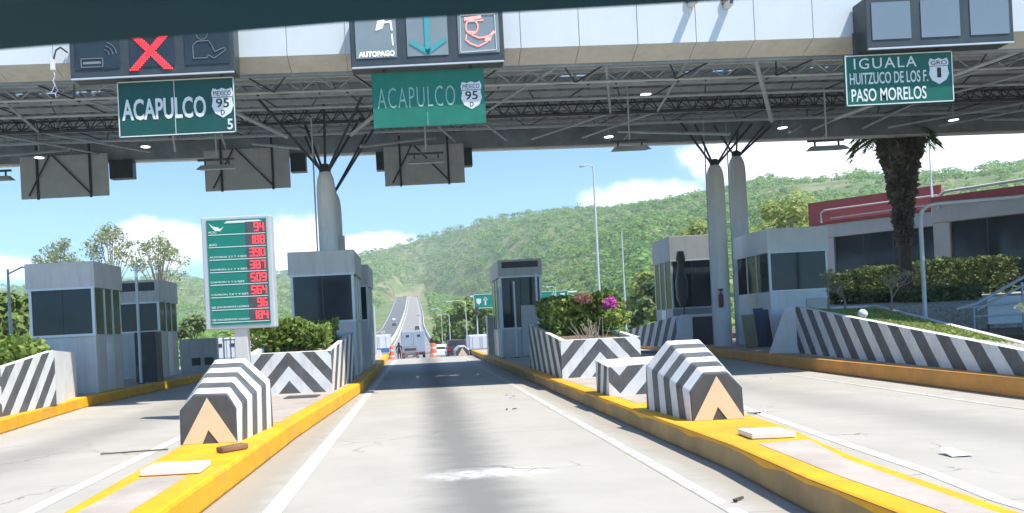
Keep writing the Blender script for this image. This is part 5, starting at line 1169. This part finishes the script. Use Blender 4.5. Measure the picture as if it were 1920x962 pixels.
bo_ = bpy.data.objects.new('body', me); COL.objects.link(bo_); bo_.parent = t
sk = bo_.modifiers.new('skin', 'SKIN'); sl = me.skin_vertices[0] if me.skin_vertices else None
if sl is None:
    try: me.attributes.new('skin', 'FLOAT', 'POINT')
    except Exception: pass
else:
    for k in ks: sl.data[ix[k]].radius = (rad[k], rad[k])
    sl.data[ix['p']].use_root = True
bo_.modifiers.new('sub', 'SUBSURF').levels = 1
b = MB(); b.lathe(0, -.02, [(.02, 1.58), (.09, 1.62), (.105, 1.68), (.1, 1.75), (.05, 1.79), (.01, 1.8)], 12); b.build('hair', MT['tyre'], t, world=False)

# ------------------------------------------------------------------ trees
def tree(label, x, y, H, rx, rz, m, n, leaf, bark='bark', clumps=9, group='trees around the plaza', trunk_r=.2, name='tree', low=.42, sparse=False):
    z0 = float(terrain(x, y)); t = thing(name, label, 'tree', (x, y, z0), group)
    b = MB(); top = z0 + H; fork = z0 + H * low; tips = []; NR = []
    b.tube((x, y, z0 - .2), (x, y, fork), trunk_r, trunk_r * .7, 9)
    P = []
    for k in range(clumps):
        a = k * 2.4 + random.uniform(-.4, .4); u = math.sqrt((k + .5) / clumps); c = Vector((x + rx * .72 * u * math.cos(a), y + rx * .72 * u * math.sin(a), top - rz * (.35 + 1.1 * u * u * random.uniform(.5, 1.1) + random.uniform(0, .25))))
        mid = Vector((x, y, fork)).lerp(c, .5) + Vector((0, 0, rz * .1)); b.tube((x, y, fork), mid, trunk_r * .5, trunk_r * .3, 6); b.tube(mid, c, trunk_r * .3, trunk_r * .1, 5)
        for _ in range(3):
            e = c + Vector((random.uniform(-1, 1), random.uniform(-1, 1), random.uniform(-.3, .8))) * rx * .3; b.tube(mid.lerp(c, .6), e, trunk_r * .14, trunk_r * .04, 4)
        s = rx * random.uniform(.28, .42) * (.72 if sparse else 1); q = in_ball(n // clumps, tuple(c), (s, s, s * .72), .0 if sparse else .35); P.append(q); k_ = q - np.array(c); k_ /= np.linalg.norm(k_, axis=1, keepdims=True) + 1e-6; NR.append(k_ + np.array([0, 0, .3]))
    b.build('trunk', MT[bark], t); leaf_object('crown', np.vstack(P), leaf, m, t, nrm=None if sparse else np.vstack(NR))
    return t
LT = 'sparse pale trees behind the left booths'
tree('sparse pale tree, leftmost of the row behind the left booths', -49, 110, 20.8, 4.2, 5.5, LEAF_PALE, 1500, .21, 'bark_pale', 24, LT, .22, sparse=True)
tree('tallest sparse pale tree in the row behind the left booths', -42.6, 112, 23.0, 4.4, 6, LEAF_PALE, 1700, .21, 'bark_pale', 26, LT, .22, sparse=True)
tree('sparse pale tree, rightmost of the row behind the left booths', -35.3, 110, 20.6, 4.8, 5.5, LEAF_PALE, 1700, .21, 'bark_pale', 26, LT, .24, sparse=True)
RT = 'yellow green trees right of the twin columns'
tree('yellow green tree left of the twin white columns', 27.2, 78, 14.0, 3.2, 4.5, LEAF_YEL, 1700, .22, 'bark_pale', 14, RT, .25)
tree('broad yellow green tree right of the twin white columns', 34.5, 74, 13.6, 5.2, 5, LEAF_YEL, 3000, .23, 'bark_pale', 20, RT, .3)
tree('yellow green tree behind the red parapet', 42.5, 76, 13.2, 5.0, 5, LEAF_YEL, 3000, .23, 'bark_pale', 20, RT, .3)
tree('light green tree left of the grey shelter', 21.5, 72, 7.0, 3.2, 3.4, LEAF_YEL, 2200, .28, 'bark', 11, 'trees beyond the plaza', .18, low=.3)
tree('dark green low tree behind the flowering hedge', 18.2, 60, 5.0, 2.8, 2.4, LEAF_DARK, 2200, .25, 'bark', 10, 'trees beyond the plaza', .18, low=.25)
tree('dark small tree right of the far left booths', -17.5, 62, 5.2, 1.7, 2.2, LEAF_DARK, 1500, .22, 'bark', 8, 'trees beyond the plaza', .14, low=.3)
tree('bushy green tree at the far left edge behind the pole', -23.5, 45, 6.2, 3.0, 3, LEAF_MID, 2400, .25, 'bark', 11, 'trees beyond the plaza', .18, low=.3)
tree('green tree beside the dark small tree, left of the tariff board', -16.2, 75, 5.4, 2.6, 2.4, LEAF_YEL, 1800, .27, 'bark', 9, 'trees beyond the plaza', .14, low=.3)
MT_ = 'bright green trees beyond the central booth'
for (x, y, H, r, lb) in ((7.2, 118, 10.2, 4.2, 'bright green tree beyond the booth right of the lane, leftmost of its row'), (11.8, 122, 11.0, 4.6, 'bright green tree beside the left green gantry sign'), (16.8, 128, 10.5, 4.6, 'bright green tree between the two green gantry signs'), (5.2, 150, 8.2, 3.4, 'bright green tree beside the descending road barrier'), (22.5, 132, 11.2, 4.8, 'bright green tree behind the right green gantry sign'), (29, 140, 11.5, 5.2, 'bright green tree behind the tall lamp posts')):
    tree(lb, x, y, H, r, H * .5, LEAF_MID, 2600, .42, 'bark', 13, MT_, .22, low=.3)
tree('green tree left of the highway behind the left booths', -13.5, 130, 9, 3.4, 3.8, LEAF_MID, 2000, .4, 'bark', 11, 'trees beyond the plaza', .2, low=.3)

# forest on the hills: one mass, too many crowns to count
def forest():
    n = 17000; A = np.concatenate([rng.uniform(-.62, .9, int(n * .62)), rng.uniform(-.09, .45, n - int(n * .62))]); U = rng.random(n); Y = 150 + (1400 - 150) * U ** 1.25; X = A * Y
    Yr = np.interp(A, [-.4, -.06, .0, .12, .28, .8], [1300, 1350, 1350, 1080, 820, 620])
    keep = (Y < Yr + 12) & ~((X > -32) & (X < 8 + Y * .004) & (Y < 985)) 
    keep &= ~((A > -.4) & (A < -.04) & (Y < 300) & (rng.random(n) < .5))
    rock = (np.abs(X - 16 - (Y - 300) * .055) < 7 + 3 * np.sin(Y / 23)) & (Y > 300) & (Y < 700); keep &= ~(rock & (rng.random(n) < .45))
    X, Y = X[keep], Y[keep]; Z = terrain(X, Y); r = rng.uniform(1.8, 4.6, len(X)) * np.where(rng.random(len(X)) < .12, 1.5, 1) * np.where(Y > 900, 1.3, 1); q = 38
    d = rng.normal(size=(len(X), q, 3)); d /= np.linalg.norm(d, axis=2, keepdims=True); d[:, :, 2] = np.abs(d[:, :, 2]) * 1.0 - .15
    u = rng.uniform(.72, 1.05, (len(X), q, 1)); C = np.stack([X, Y, Z + r * .55], 1)[:, None, :]
    P = (C + d * u * r[:, None, None] * np.array([1, 1, .85])).reshape(-1, 3)
    sz = np.repeat(np.clip(r * .26, .4, 1.3), q)[:, None]
    o = leaf_object('forest', P, sz, LEAF_FOREST, up=.0, nrm=(d + np.array([0, 0, .25])).reshape(-1, 3)); tag(o, kind='stuff')
forest()

# ------------------------------------------------------------------ car windscreen header (top of the view)
t = thing('windscreen_header', 'dark teal roof edge of the car the view is taken from, across the top', 'car roof', (.05, .55, 1.64))
b = MB(); xs = np.linspace(-.62, .72, 15)
prof = [(.66, .045), (.625, .012), (.60, .0), (.55, .012), (.40, .03), (-.9, .06), (-.9, .12), (.40, .10), (.60, .075)]
V = []
for x in xs:
    e = float(np.interp(x, [-.62, -.3, -.22, -.13, -.04, .08, .22, .5, .72], [1.612, 1.6265, 1.6285, 1.631, 1.634, 1.6352, 1.6362, 1.638, 1.64])) + .0005
    V += [(x, y, e + z) for y, z in prof]
n = len(prof); b.raw(V, [(i * n + k, i * n + (k + 1) % n, (i + 1) * n + (k + 1) % n, (i + 1) * n + k) for i in range(len(xs) - 1) for k in range(n)] + [tuple(range(n)), tuple(range(len(V) - 1, len(V) - n - 1, -1))])
b.build('roof_lining', MT['header'], t, smooth=False)

# ------------------------------------------------------------------ haze
hz = MB().box(-1900, 2100, -160, 2050, -8, 330).build('haze', None)
hm = bpy.data.materials.new('haze_air'); hm.use_nodes = True; ht = hm.node_tree; ht.nodes.remove(ht.nodes['Principled BSDF'])
pv = ht.nodes.new('ShaderNodeVolumePrincipled'); pv.inputs['Color'].default_value = (.86, .93, 1, 1); pv.inputs['Density'].default_value = .00027; pv.inputs['Anisotropy'].default_value = 0
ht.links.new(pv.outputs[0], ht.nodes['Material Output'].inputs['Volume']); hz.data.materials.clear(); hz.data.materials.append(hm); tag(hz, kind='stuff')
